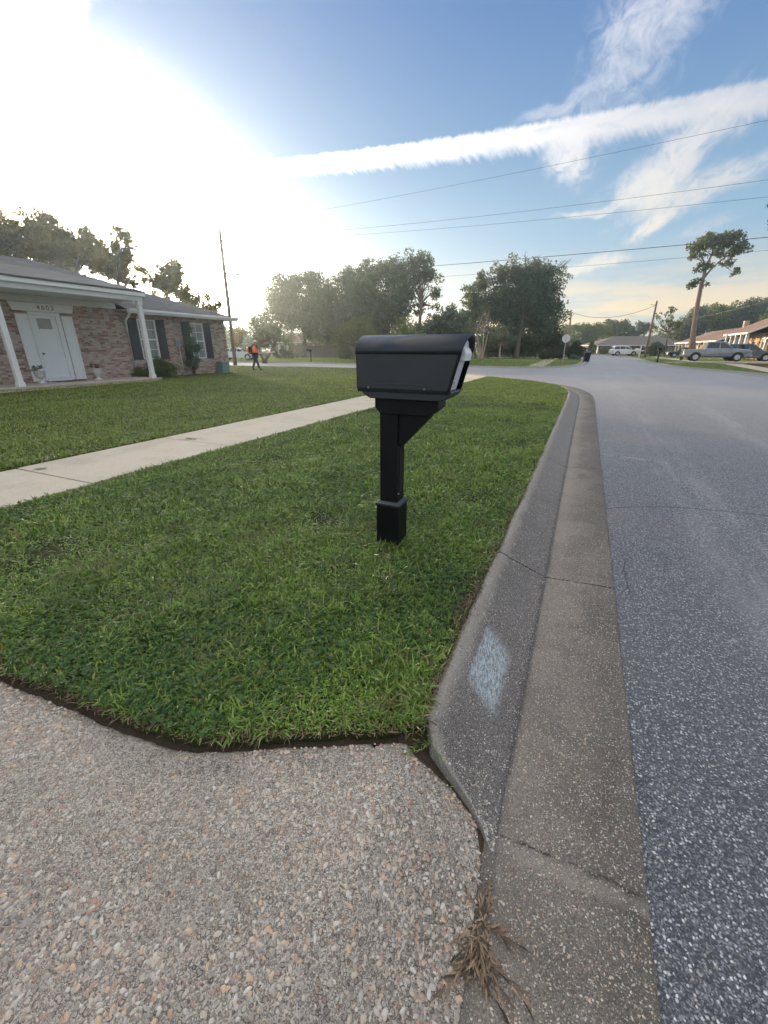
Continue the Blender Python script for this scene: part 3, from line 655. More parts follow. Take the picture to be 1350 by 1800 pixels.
# ------------------------------------------------------------------ grass
def pip(P, poly):
    x, y = P[:, 0], P[:, 1]; ins = np.zeros(len(P), bool); n = len(poly)
    for i in range(n):
        x1, y1 = poly[i]; x2, y2 = poly[(i+1) % n]
        c = ((y1 > y) != (y2 > y)); 
        with np.errstate(divide='ignore', invalid='ignore'): xi = (x2-x1)*(y-y1)/((y2-y1)+1e-12)+x1
        ins ^= c & (x < xi)
    return ins
def in_view(P, m=.25):
    Xc = P[:, 0]*math.cos(YAW)+P[:, 1]*math.sin(YAW); Yc = -P[:, 0]*math.sin(YAW)+P[:, 1]*math.cos(YAW)
    d = Yc*math.cos(PITCH)+CAM_H*math.sin(PITCH)
    return (d > .1) & (np.abs(Xc) < d*(.925+m)+.5)
def sn(P, f, s):
    r_ = np.random.default_rng(s); a = np.zeros(len(P))
    for _ in range(7):
        th = r_.uniform(0, 6.28); k = f*r_.uniform(.6, 1.7); a += np.sin(P[:, 0]*k*math.cos(th)+P[:, 1]*k*math.sin(th)+r_.uniform(0, 6.28))
    return a/7
def sample(poly, x0, x1, y0, y1, dens):
    n = int((x1-x0)*(y1-y0)*dens); P = np.column_stack([rng.uniform(x0, x1, n), rng.uniform(y0, y1, n)])
    P = P[in_view(P)]; return P[pip(P, poly)]
def blades(name, P, L, wd, flatness, mat, z0=-.004, label=None, clump=.55, cat='grass'):
    n = len(P); ph = rng.uniform(0, 2*math.pi, n)+.8*np.sin(P[:, 0]*9)+.8*np.sin(P[:, 1]*11)
    hN = .78+.6*sn(P, 11., 3)+.4*sn(P, 3.1, 5); hN = np.clip(hN, .32, 1.5)*np.where(rng.random(n) < .04, 1.5, 1)
    ln = L*rng.uniform(.5, 1.35, n)*hN; ww = wd*rng.uniform(.45, 1.7, n)
    el = np.clip(rng.normal(flatness, .35, n), .08, 1.5)          # rise angle at base
    d = np.column_stack([np.cos(ph), np.sin(ph), np.zeros(n)]); s = np.column_stack([-np.sin(ph), np.cos(ph), np.zeros(n)])
    tw = rng.uniform(-.5, .5, n)[:, None]; s2 = s+np.column_stack([np.zeros(n), np.zeros(n), np.ones(n)])*tw
    base = np.column_stack([P, np.full(n, z0)])
    up = np.array([0, 0, 1.])
    m1 = base+d*(ln*.5*np.cos(el))[:, None]+up*(ln*.5*np.sin(el))[:, None]
    e2 = el-rng.uniform(.3, 1.1, n)
    tip = m1+d*(ln*.5*np.cos(e2))[:, None]+up*(ln*.5*np.sin(e2))[:, None]; tip[:, 2] = np.maximum(tip[:, 2], z0+.003)
    V_ = np.stack([base-s*ww[:, None]*.35, base+s*ww[:, None]*.35, m1+s2*ww[:, None]*.5, m1-s2*ww[:, None]*.5, tip+s2*ww[:, None]*.08, tip-s2*ww[:, None]*.08], 1).reshape(-1, 3)
    i = np.arange(n)[:, None]*6; F = np.concatenate([i+np.array([[0, 1, 2, 3]]), i+np.array([[3, 2, 4, 5]])], 1).reshape(-1, 4)
    rv = np.clip(rng.beta(2., 2.2, n)+.10*sn(P, 3., 9), 0, 1); rv[rng.random(n) < .05] = .99
    return tag(np_mesh(name, V_, F, mat, np.repeat(rv, 2)), label, cat, kind='stuff')
def ring_pts(poly, rings, x0, x1, y0, y1):
    out = []
    for (r0, r1, dens) in rings:
        P = sample(poly, x0, x1, max(y0, -2), min(y1, r1), dens) if True else None
        if len(P):
            rr = np.hypot(P[:, 0], P[:, 1]); out.append(P[(rr >= r0) & (rr < r1)])
    return np.concatenate(out) if out else np.zeros((0, 2))
def thin(P, f, s, thr=-.30):
    k = sn(P, f, s)+rng.uniform(-.25, .25, len(P)); return P[k > thr]
GV = [(p[0], p[1]) for p in VERGE]
near = ring_pts(GV, [(0, 2.2, 21000), (2.2, 3.6, 14000)], -4.45, -.3, .5, 3.7)
near = thin(near, 5., 21, -.42)
# soil showing where turf is thin beside the kerb, and along the cut edge
edge_d = np.minimum(near[:, 0]*-1-.34, near[:, 1]-np.interp(near[:, 0], [p[0] for p in DC], [p[1] for p in DC]))
near = near[(edge_d > .0) & (rng.random(len(near)) < np.where(near[:, 1] > 1.15, np.clip((edge_d-.02)/.12, .12, 1), np.clip((edge_d-.01)/.06, .15, 1)))]
blades('grass', near, .064, .0054, .62, M['grass'], label='dense green turf blades growing on the near verge around the mailbox')
aa = rng.uniform(0, 6.28, 900); ra = .10+.07*rng.random(900)**1.5; pc = np.column_stack([-1.095+ra*np.cos(aa)*1.05, 2.52+ra*np.sin(aa)])
sc_ = np.column_stack([rng.uniform(-.44, -.35, 160), rng.uniform(1.05, 1.25, 160)])
blades('grass', np.concatenate([pc, sc_]), .06, .0045, .85, M['grass'], label='untrimmed longer grass blades standing against the foot of the mailbox post')
mid = ring_pts(GV, [(3.6, 6, 6500), (6, 10, 3000), (10, 24, 1300)], -4.45, -.3, .6, 22.4); mid = thin(mid, 4., 22, -.5)
blades('grass', mid, .065, .0075, .7, M['grass'], label='sunlit paler green turf on the far part of the kerbside verge')
lw = ring_pts([(p[0], p[1]) for p in LAWN], [(0, 9, 2300), (9, 14, 1100), (14, 22, 520), (22, 45, 210)], -45, -5.9, 1.5, 28.2)
blades('grass', lw, .075, .011, .75, M['grass_far'], label='mown green lawn grass spreading in front of the brick house')
ow = sample(OPP, -45, -.5, 35.3, 62, 45)
blades('grass', ow, .10, .03, .8, M['grass_far'], label='green lawn grass on the corner beyond the side street')
rw = sample(RIGHT, 6.5, 26, 28, 95, 40); rw = rw[~pip(rw, [(9.6, 20), (9.6, 33), (11.2, 49.3), (9.7, 56), (9.7, 90), (11.2, 90), (11.2, 60), (60, 61), (60, 29), (11.5, 29)])]
blades('grass', rw, .10, .03, .8, M['grass_far'], label='green grass strip along the right kerb by the parked pickup')
# clover and broad-leaved weeds between the blades
cp = ring_pts(GV, [(0, 2.6, 3000), (2.6, 5, 1100)], -4.45, -.42, .62, 5); cp = cp[(sn(cp, 2.6, 41)+rng.uniform(-.2, .2, len(cp))) > .04]
n = len(cp); hh = rng.uniform(.008, .034, n); rad = rng.uniform(.0035, .0075, n); Vs = []; Fs = []
cen = np.column_stack([cp, hh]); nx = rng.normal(0, .35, (n, 2)); ph = rng.uniform(0, 6.28, n)
for k in range(3):
    a = ph+k*2.094; dx = np.column_stack([np.cos(a), np.sin(a)])
    c0 = cen.copy(); c0[:, :2] += dx*rad[:, None]
    q = []
    for j, rr in enumerate((1, .85, 1, .85, 1, .85)):
        b = a+j*1.0472; o = np.column_stack([np.cos(b), np.sin(b)])*rad[:, None]*rr
        q.append(np.column_stack([c0[:, :2]+o, c0[:, 2]+(o*nx).sum(1)]))
    Vs.append(np.stack(q, 1).reshape(-1, 3)); Fs.append(np.arange(n*6).reshape(n, 6)+k*n*6)
tag(np_mesh('clover', np.concatenate(Vs), np.concatenate(Fs), M['clover'], rng.random(3*n)), 'small round clover leaves growing low among the near verge grass', 'clover', kind='stuff')
# dry thatch on the soil
tp = ring_pts(GV, [(0, 3.2, 1500)], -4.45, -.3, .5, 3.3)
ex = np.column_stack([rng.uniform(-.50, -.345, 5200), 1.1+4.5*rng.random(5200)**1.3])
ex2 = np.column_stack([rng.uniform(-2.4, -.36, 1500), np.zeros(1500)]); ex2[:, 1] = np.interp(ex2[:, 0], [p[0] for p in DC], [p[1] for p in DC])+rng.uniform(.012, .10, 1500)
blades('thatch', np.concatenate([tp, ex, ex2]), .05, .0022, .15, M['dryweed'], label='dry brown grass clippings lying on the cut lawn edge', cat='thatch')

# real pebbles set in the driveway near the camera, and grit in the gutter
def pebbles(name, P, zs, r, label, mat, squash=.45, sink=.35):
    n = len(P); a1 = [(0, 0, 1.)]; ringA = [(math.cos(k*math.pi/3), math.sin(k*math.pi/3)) for k in range(6)]
    tv = [(0, 0, 1.)]+[(.72*c, .72*s_, .70) for c, s_ in ringA]+[(c*math.cos(.5)-s_*math.sin(.5), s_*math.cos(.5)+c*math.sin(.5), 0) for c, s_ in ringA]
    tv = np.array(tv); rx = r*rng.uniform(.75, 1.5, n); ry = r*rng.uniform(.55, .95, n); rz = r*squash*rng.uniform(.7, 1.2, n); ph = rng.uniform(0, 6.28, n)
    jit = 1+rng.normal(0, .09, (n, 13, 1)); v = tv[None]*jit*np.stack([rx, ry, rz], 1)[:, None, :]
    c, s_ = np.cos(ph)[:, None], np.sin(ph)[:, None]
    X = v[:, :, 0]*c-v[:, :, 1]*s_+P[:, None, 0]; Y = v[:, :, 0]*s_+v[:, :, 1]*c+P[:, None, 1]; Z = v[:, :, 2]+(zs-rz*sink)[:, None]
    F = []
    for k in range(6): k2 = (k+1) % 6; F += [(0, 1+k, 1+k2), (1+k, 7+k, 1+k2), (1+k2, 7+k, 7+k2)]
    F = np.array(F)[None]+(np.arange(n)*13)[:, None, None]
    o = np_mesh(name, np.stack([X, Y, Z], -1).reshape(-1, 3), F.reshape(-1, 3), mat, np.repeat(rng.random(n), 18), smooth=True)
    return tag(o, label, 'pebbles', kind='stuff')
def mk_peb():
    m, t, out = newmat('river_pebble'); r = t.n('ShaderNodeAttribute', attribute_name='rnd').outputs['Fac']; c = objco(t)
    col = t.ramp(r, [(0, (.26, .23, .20)), (.14, (.42, .36, .29)), (.28, (.20, .175, .155)), (.40, (.44, .39, .33)), (.52, (.34, .19, .12)), (.60, (.48, .33, .19)), (.70, (.10, .09, .085)), (.75, (.52, .50, .46)), (.84, (.27, .15, .115)), (.90, (.36, .34, .31))], 'CONSTANT')
    col = t.mix(.3, col, t.mix(t.noise(c, 350, 3), (.15, .13, .12), (.5, .46, .42))); bsdf(t, out, col, .42, bump(t, t.noise(c, 400, 3), .2, .002), .5); return m
M['pebble'] = mk_peb()
npb = 26000; P = np.column_stack([rng.uniform(-2.3, -.04, npb), rng.uniform(-.15, 1.02, npb)]); P = P[in_view(P, .05)]
P = P[P[:, 1] < np.interp(P[:, 0], [p[0] for p in DC], [p[1] for p in DC])-.008]
P = P[(sn(P, 4., 61)+.6*sn(P, 14., 62)+rng.uniform(-.3, .3, len(P))) > -.12]
t_ = np.clip((P[:, 0]+.40)/.36, 0, 1); t_ = t_*t_*(3-2*t_); zs = -.025-.090*t_
pr_ = .0034+.0060*rng.random(len(P))**2.6
pebbles('pebbles', P, zs, pr_, 'rounded tan and brown pebbles set in the driveway concrete', M['pebble'])
P = np.column_stack([rng.uniform(-.01, .37, 9000), .2+3.4*rng.random(9000)**1.2]); zs = np.interp(P[:, 0]+.335, [.3, .45, .705], [-.1195, -.112, -.100])
pebbles('grit', P, zs, .0016+.0026*rng.random(len(P))**2.5, 'small pale gravel grains exposed in the gutter concrete', M['pebble'])

def mk_grit():
    m, t, out = newmat('pale_grit'); r = t.n('ShaderNodeAttribute', attribute_name='rnd').outputs['Fac']
    col = t.ramp(r, [(0, (.26, .24, .22)), (.3, (.42, .40, .37)), (.5, (.14, .13, .13)), (.72, (.52, .50, .46)), (.84, (.30, .25, .19))], 'CONSTANT')
    bsdf(t, out, col, .5, None, .5); return m
M['grit'] = mk_grit()
ng = 11000; gy = 1.13+5.2*rng.random(ng)**1.15; ga = rng.uniform(.03, .30, ng); keep = (sn(np.column_stack([ga*3, gy]), 9., 71)+rng.uniform(-.5, .5, ng)) > -.15; gy, ga = gy[keep], ga[keep]
gz = np.interp(ga, [.012, .03, .06, .285, .30], [0, -.006, -.025, -.113, -.119]); P1 = np.column_stack([-.335+ga, gy]); r1_ = .0014+.0024*rng.random(len(gy))**2
nf = 520; ff = rng.uniform(0, 5.999, nf); fi = ff.astype(int); ft = (ff-fi)[:, None]; A_f = np.array(fl); B_f = np.array([(x, y, -.118) for x, y in valley]); tt = rng.uniform(.08, .97, nf)[:, None]
ea = A_f[fi]*(1-ft)+A_f[fi+1]*ft; eb = B_f[fi]*(1-ft)+B_f[fi+1]*ft; pf3 = ea+(eb-ea)*tt
pebbles('grit', np.concatenate([P1, pf3[:, :2]]), np.concatenate([gz, pf3[:, 2]])+.0008, np.concatenate([r1_, .0016+.0026*rng.random(nf)**2]), 'small whitish gravel grains standing out of the dark kerb face', M['grit'], squash=.6)

# ------------------------------------------------------------------ near weeds
def weed(name, c, stems, label, mat, L=.12, wd=.006, lean=None, cat='weed', leafn=9):
    root = empty(name, c, label, cat); V_ = []; F = []; A = []
    for k in range(stems):
        az = (lean[0]+random.gauss(0, lean[1])) if lean else random.uniform(0, 6.28)
        l = L*random.uniform(.6, 1.25); p = Vector((random.gauss(0, .012), random.gauss(0, .02), .002)); d = Vector((math.cos(az), math.sin(az), random.uniform(.05, .35)))
        d.normalize(); prev = p
        for j in range(leafn):
            t = j/leafn; q = p+d*l*t; q.z = max(.003, q.z-.08*t*t*l*4); b = az+random.uniform(-.75, .75); ll = l*random.uniform(.22, .42)
            e = q+Vector((math.cos(b), math.sin(b), random.uniform(-.1, .3)))*ll; e.z = max(e.z, .002)
            s_ = Vector((-math.sin(b), math.cos(b), random.uniform(-.4, .4)))*wd*random.uniform(.5, 1.1)*.5
            o = len(V_); mdl = (q+e)/2+Vector((0, 0, .004)); V_ += [q-s_*.5, q+s_*.5, mdl+s_, mdl-s_, e]; F += [(o, o+1, o+2, o+3), (o+3, o+2, o+4, o+4)]; rv = random.random(); A += [rv, rv]
    Fq = np.array([f for f in F if f[2] != f[3]]); 
    V_ = np.array([tuple(v) for v in V_]); quads = np.array([f if f[2] != f[3] else (f[0], f[1], f[2], f[2]) for f in F])
    tri = []; ra = []
    for f, a in zip(F, A):
        tri.append((f[0], f[1], f[2])); ra.append(a)
        if f[2] != f[3]: tri.append((f[0], f[2], f[3])); ra.append(a)
    np_mesh('leaf', V_, np.array(tri), mat, np.array(ra), parent=root)
    return root
def zg(p): return Vector((p.x, p.y, dz(p.x)+.002))
weed('dried_weed', zg(at_z(842, 1640, -.1)), 24, 'dead brown weed tuft sprawling over the seam between driveway and gutter', M['dryweed'], .10, .0062, (-1.6, .75))
weed('dried_weed', zg(at_z(844, 1612, -.1)), 7, 'smaller dead sprig in the seam just above the big dead tuft', M['dryweed'], .08, .0055, (1.4, .7))
weed('seam_weed', zg(at_z(815, 1395, -.1)), 6, 'thin green and brown weed in the crack beside the kerb end', M['grass'], .06, .003, (2.2, .8))
weed('seam_weed', zg(at_z(745, 1305, -.03)), 12, 'clump of green weeds where the driveway, lawn and kerb meet', M['grass'], .07, .004)
weed('joint_weed', at_z(335, 772, .006), 9, 'little weed tuft in the second sidewalk joint', M['leaf_olive'], .13, .012)
weed('joint_weed', at_z(70, 826, .006), 6, 'tiny weed tuft at the nearer sidewalk joint', M['leaf_olive'], .09, .010)

# ------------------------------------------------------------------ main mailbox
mx = empty('post_mailbox', (-1.095, 2.52, -.01), 'large black plastic post mailbox with white front door, standing on the near verge', 'mailbox', group=None)
def LX(x): return x+1.095
def LY(y): return y-2.52
def arch(w_, z0, zt, n=14):          # half outline (y,z) of the domed roof
    return [(-w_*math.cos(math.pi*k/n), z0+(zt-z0)*math.sin(math.pi*k/n)**.85) for k in range(n+1)]
hw = .135
# box body: flat sides, bottom lip; front edge raked forward at the top
b = MB()
def fx(z): return LX(-.692)+(z-1.06)/(1.385-1.06)*.085
def bx_(z): return LX(-1.284) - (.002 if z > 1.1 else 0)
def shell(mb, w2, zs, zf_top, x_add=0, inner=False):
    sect = [(-w2*.90, zs[0]), (-w2, zs[0]+.022), (-w2, zs[1])]
    return sect
out_sec = [(-hw*.93, 1.062), (-hw, 1.085), (-hw, 1.286)]
full = out_sec+[(-p[0], p[1]) for p in out_sec[::-1]]
vsb = [(bx_(z), y, z) for y, z in full]+[(fx(z)-.012, y, z) for y, z in full]
nn = len(full); b.add(vsb, [tuple(range(nn))]+[(i, (i+1) % nn, nn+(i+1) % nn, nn+i) for i in range(nn)])
b.add([(fx(z)-.03, y*.93, z) for y, z in full], [tuple(range(nn))])
body = b.build('box', M['plastic'], mx, bevel=.006)
# raised ridge pressed in the side
rb = MB(); rb.box(LX(-1.19), LX(-.80), -hw-.003, -hw+.002, 1.108, 1.114); rb.build('side_ridge', M['plastic'], mx, bevel=.0015)
# roof hood
r_ = MB(); ar = arch(hw+.003, 1.281, 1.388, 22)
back, frontv = [], []
for y, z in ar: back.append((LX(-1.288)+max(0, (z-1.281))*.06, y, z)); frontv.append((fx(z)+.004, y, z))
na = len(ar); ai = [(y*.925, 1.281+(z-1.281)*.90) for y, z in ar]
r_.v += back+frontv+[(fx(z)+.004, y, z) for y, z in ai]+[(fx(z)-.05, y, z) for y, z in ai]
for i in range(na-1):
    r_.f.append((i, i+1, na+i+1, na+i)); r_.sm.append(True)
    r_.f.append((na+i, na+i+1, 2*na+i+1, 2*na+i)); r_.sm.append(False)
    r_.f.append((2*na+i, 2*na+i+1, 3*na+i+1, 3*na+i)); r_.sm.append(True)
r_.f.append(tuple(range(na))[::-1]); r_.sm.append(False)
r_.f.append((0, na, 2*na, 3*na)); r_.sm.append(False); r_.f.append((na-1, 2*na-1, 3*na-1, 4*na-1)); r_.sm.append(False)
r_.f.append((0, na, 2*na-1, na-1)); r_.sm.append(False)
roof = r_.build('roof_hood', M['plastic'], mx)
# front rim on both sides below the hood
for s in (-1, 1):
    fr = MB(); zz = [1.070, 1.12, 1.2, 1.281]
    for z in zz:
        x1 = fx(z)+.003; fr.v += [(x1-.03, s*(hw-.001), z), (x1, s*(hw-.001), z), (x1, s*(hw-.014), z), (x1-.03, s*(hw-.014), z)]
    for i in range(3):
        for k in range(4): fr.f.append((i*4+k, i*4+(k+1) % 4, i*4+4+(k+1) % 4, i*4+4+k)); fr.sm.append(False)
    fr.f += [(0, 1, 2, 3), (12, 13, 14, 15)]; fr.sm += [False, False]; fr.build('front_rim', M['plastic_b'], mx)
# white inner door, following the rake, arched top
dsec = [(-hw*.80, 1.078), (hw*.80, 1.078), (hw*.86, 1.281)]+[(-y*.84, 1.281+(z-1.281)*.82) for y, z in ar][0:0]
dsec = [(-hw*.82, 1.08), (hw*.82, 1.08)]+[(-y*.86, 1.281+(z-1.281)*.80) for y, z in ar]
rc = MB(); rc.add([(fx(z)-.0245, y, z) for y, z in dsec], [tuple(range(len(dsec)))]); rc.build('door_recess', M['dark'], mx)
dsec = [(-hw*.82+(y+hw*.82)*.80, 1.281+(z-1.281)*.85 if z > 1.281 else z) for y, z in dsec]
dd = MB(); nd_ = len(dsec)
dd.add([(fx(z)-.016, y, z) for y, z in dsec]+[(fx(z)-.024, y, z) for y, z in dsec], [tuple(range(nd_)), tuple(range(nd_, 2*nd_))[::-1]]+[(i, (i+1) % nd_, nd_+(i+1) % nd_, nd_+i) for i in range(nd_)])
door = dd.build('front_door', M['whiteplas'], mx)
hd = MB(); hp = [(-.014, 1.245), (.026, 1.245), (.030, 1.285), (.020, 1.306), (.0, 1.326), (-.014, 1.332)]
hd.add([(fx(1.255)+x_, -hw*.66, z) for x_, z in hp]+[(fx(1.255)+x_, hw*.28, z) for x_, z in hp], [tuple(range(6)), tuple(range(6, 12))[::-1]]+[(i, (i+1) % 6, 6+(i+1) % 6, 6+i) for i in range(6)])
hd.build('door_handle', M['whiteplas'], door, bevel=.005)
lb = MB(); 
for (z, ya, yb) in ((1.125, -.07, -.01), (1.119, -.065, .0), (1.113, -.07, -.005), (1.100, -.09, .04), (1.146, -.05, .0)):
    lb.add([(fx(z)-.0154, ya, z), (fx(z)-.0154, yb, z), (fx(z+.0025)-.0154, yb, z+.0025), (fx(z+.0025)-.0154, ya, z+.0025)], [(0, 1, 2, 3)])
lb.build('printed_label', M['number'], door)
# lower tray, stepped and chamfered
def chamf(x0, x1, zb, zt, c_, ya, yb): return MB().prism([(x0, zt), (x1, zt), (x1, zb+c_), (x1-c_*1.1, zb), (x0+c_*1.1, zb), (x0, zb+c_)], ya, yb)
tr_ = MB(); tr_.prism([(LX(-1.262), 1.068), (LX(-.682), 1.078), (LX(-.678), 1.068), (LX(-.70), 1.045), (LX(-.735), 1.022), (LX(-1.20), 1.022), (LX(-1.245), 1.045)], -.118, .118)
tr_.build('tray', M['plastic'], mx, bevel=.004)
cp_ = MB(); cp_.prism([(LX(-1.185), 1.024), (LX(-.765), 1.024), (LX(-.765), .972), (LX(-.825), .925), (LX(-1.15), .925), (LX(-1.185), .965)], -.078, .078)
cp_.build('support_arm', M['plastic_b'], mx, bevel=.004)
ps = MB(); ps.box(-.0635, .0635, -.0635, .0635, .30, .927); post = ps.build('post', M['plastic_b'], mx, bevel=.006)
gr = MB(); gr.box(.062, .0655, -.022, .022, .40, .72); gr.build('post_groove', M['dark'], post)
tk = MB(); tk.box(.0636, .0650, -.045, -.025, .385, .388); tk.build('scratch_mark', M['whiteplas'], post)
bs_ = MB(); bs_.box(-.083, .083, -.083, .083, -.02, .305); bs_.build('post_base', M['plastic_b'], mx, bevel=.007)
bl = MB(); bl.add([(sx*a, sy*a, z) for a, z in ((.088, .300), (.090, .316), (.068, .332)) for sx, sy in ((-1, -1), (1, -1), (1, 1), (-1, 1))], [(i*4+k, i*4+(k+1) % 4, i*4+4+(k+1) % 4, i*4+4+k) for i in range(2) for k in range(4)]+[(0, 1, 2, 3), (8, 9, 10, 11)])
bl.build('base_collar', M['plastic'], mx, bevel=.003)
br = MB(); br.prism([(.055, .930), (.055, .715), (.075, .715), (.265, .915), (.265, .930)], -.045, .045); br.build('brace', M['plastic_b'], mx, bevel=.004)
for x in (LX(-1.20), LX(-.835)):
    q = MB(); q.lathe([(.0085, 0), (.0085, -.003), (.005, -.006)], (x, -hw-.0005, 1.088), 12, 'y'); q.build('bolt', M['number'], mx)

# ------------------------------------------------------------------ brick house on the left
HX = -19.5
H = empty('brick_house', (HX, 12, 0), 'whitewashed brick ranch house with grey hip roof and white porch on the left', 'house')
def lb_(mb): 
    mb.v = [(x-HX, y-12, z) for x, y, z in mb.v]; return mb
def hp_(name, mb, mat, parent=None, bevel=0): lb_(mb); o = mb.build(name, mat, parent or H, bevel=bevel); return o
YN, YF = -6.0, 20.2
wins = [(14.62, 15.58, .83, 2.60), (17.62, 18.55, .80, 2.58)]
wl = MB(); DY0, DY1 = 10.15, 11.27
segs = [(YN, DY0, -.15, 2.95), (DY0, DY1, 2.62, 2.95), (DY1, wins[0][0], -.15, 2.95), (wins[0][0], wins[0][1], -.15, wins[0][2]), (wins[0][0], wins[0][1], wins[0][3], 2.95),
        (wins[0][1], wins[1][0], -.15, 2.95), (wins[1][0], wins[1][1], -.15, wins[1][2]), (wins[1][0], wins[1][1], wins[1][3], 2.95), (wins[1][1], YF, -.15, 2.95)]
for a, b2, z0, z1 in segs: wl.box(HX-.22, HX, a, b2, z0, z1)
wl.box(HX-12.3, HX-.22, YF-.2, YF, -.15, 2.95); wl.box(HX-12.3, HX-12.1, YN, YF-.2, -.15, 2.95)
hp_('wall', wl, M['brick'])
# roof: hip with ridge
zE, zR = 2.95, 5.35; ex, ey = HX+.55, YF+.5; rx_, ry_ = HX-6.0, YF-6.0; bx2 = HX-12.6
rf = MB(); YP = 13.84; xq = HX-.26; zq_ = zE+(ex-xq)*(zR-zE)/(ex-rx_)
rf.add([(ex, YP, zE), (ex, ey, zE), (rx_, ry_, zR), (rx_, YN, zR), (bx2, ey, zE), (bx2, YN, zE), (xq, YP, zq_), (xq, YN, zq_)], [(0, 1, 2, 6), (6, 2, 3, 7), (1, 4, 2), (4, 5, 3, 2)])
hp_('roof', rf, M['roof'])
fa = MB(); fa.box(ex, ex+.03, YP, ey+.03, zE-.16, zE+.02); fa.box(bx2, ex, ey, ey+.03, zE-.16, zE+.02); fa.box(ex+.032, ex+.13, 13.9, ey+.05, zE-.07, zE+.03)
fa.box(HX+.001, ex-.002, YP, ey-.002, zE-.03, zE-.006); hp_('eave_trim', fa, M['trim'])
# porch
pf = MB(); pf.box(HX, HX+2.0, 6.3, 13.85, -.2, .07); hp_('porch_floor', pf, M['conc'], bevel=.01)
pc = MB(); PX = HX+1.72
bm_ = MB(); bm_.box(PX-.12, PX+.12, 2.0, 13.72, 3.18, 3.42); bm_.box(PX+.122, PX+.24, 2.0, 13.80, 3.36, 3.56); bm_.box(HX+.4, PX-.12, 13.48, 13.72, 3.18, 3.42); hp_('porch_beam', bm_, M['trim'], bevel=.01)
pr = MB(); pr.add([(PX+.26, 1.9, 3.57), (PX+.26, 13.85, 3.57), (HX-4.2, 13.85, 4.75), (HX-4.2, 1.9, 4.75), (PX+.26, 1.9, 3.50), (PX+.26, 13.85, 3.50), (HX-4.2, 13.85, 4.60), (HX-4.2, 1.9, 4.60)], [(0, 1, 2, 3), (4, 5, 6, 7), (0, 1, 5, 4), (1, 2, 6, 5), (0, 3, 7, 4)])
hp_('porch_roof', pr, M['roof'])
pcl = MB(); pcl.box(HX+.002, PX-.12, 2.0, 13.48, 3.20, 3.23); hp_('porch_ceiling', pcl, M['trim'])
pw = MB(); pw.box(HX-.02, HX+.018, 2.0, 13.72, 2.952, 3.195); hp_('porch_frieze', pw, M['trim'])
for y in (13.60, 8.42, 3.2):
    c_ = MB(); c_.box(PX-.085, PX+.085, y-.085, y+.085, .07, 3.18); c_.box(PX-.11, PX+.11, y-.11, y+.11, .0701, .22); c_.box(PX-.11, PX+.11, y-.11, y+.11, 3.05, 3.179); hp_('column', c_, M['trim'], bevel=.008)
# front door set
dr = MB(); dr.box(HX-.10, HX-.05, DY0+.08, DY1-.16, .20, 2.50); D = hp_('door', dr, M['door'])
dw = MB(); dw.box(HX-.052, HX-.046, 10.42, 10.92, 2.02, 2.40); hp_('door_window', dw, M['glass'], D)
for a, b2, c1, d1 in ((10.38, 10.96, 2.40, 2.44), (10.38, 10.96, 1.98, 2.02), (10.38, 10.42, 2.02, 2.40), (10.92, 10.96, 2.02, 2.40)):
    dw = MB(); dw.box(HX-.052, HX-.040, a, b2, c1, d1); hp_('door_moulding', dw, M['door'], D)
dk = MB(); dk.lathe([(.02, 0), (.035, .03), (.03, .06), (.01, .065)], (HX-.052, 10.34, 1.12), 12, 'x'); hp_('door_handle', dk, M['number'], D)
df = MB(); df.box(HX-.21, HX+.02, DY0, DY0+.08, .10, 2.62); df.box(HX-.21, HX+.02, DY1-.16, DY1, .10, 2.62); df.box(HX-.21, HX+.02, DY0+.08, DY1-.16, 2.50, 2.62); df.box(HX-.21, HX+.06, DY0+.08, DY1-.16, .07, .19); hp_('door_frame', df, M['door'])
for a, b2 in ((9.70, 10.12), (11.30, 11.72)):
    sp = MB(); sp.box(HX+.002, HX+.045, a, b2, .10, 2.52); P_ = hp_('side_shutter', sp, M['door'])
    for z0, z1 in ((.25, .85), (1.0, 1.35), (1.5, 2.4)):
        q = MB(); q.box(HX+.0455, HX+.052, a+.05, a+.065, z0, z1); q.box(HX+.0455, HX+.052, b2-.065, b2-.05, z0, z1); q.box(HX+.0455, HX+.052, a+.065, b2-.065, z0, z0+.015); q.box(HX+.0455, HX+.052, a+.065, b2-.065, z1-.015, z1); hp_('shutter_panel', q, M['trim'], P_)
hh_ = MB(); hh_.prism([(9.66, 2.63), (11.76, 2.63), (11.86, 2.93), (9.56, 2.93)], HX+.002, HX+.07, 'x'); hp_('door_header', hh_, M['door'], bevel=.01)
def text(name, s_, size, mat, parent, M4, ext=.004):
    cu = bpy.data.curves.new(name, 'FONT'); cu.body = s_; cu.size = size; cu.extrude = ext; cu.space_character = 1.35; cu.align_x = 'CENTER'; cu.align_y = 'CENTER'
    tmp = bpy.data.objects.new(name+'_tmp', cu); COL.objects.link(tmp); bpy.context.view_layer.update()
    me = bpy.data.meshes.new_from_object(tmp.evaluated_get(bpy.context.evaluated_depsgraph_get())); bpy.data.objects.remove(tmp)
    me.materials.clear(); me.materials.append(mat); o = bpy.data.objects.new(name, me); COL.objects.link(o); o.parent = parent; o.matrix_local = M4; return o
text('house_number', '4603', .24, M['number'], H, Matrix.Translation((.078, 10.78-12, 2.77)) @ Matrix.Rotation(R(90), 4, 'Z') @ Matrix.Rotation(R(90), 4, 'X'))
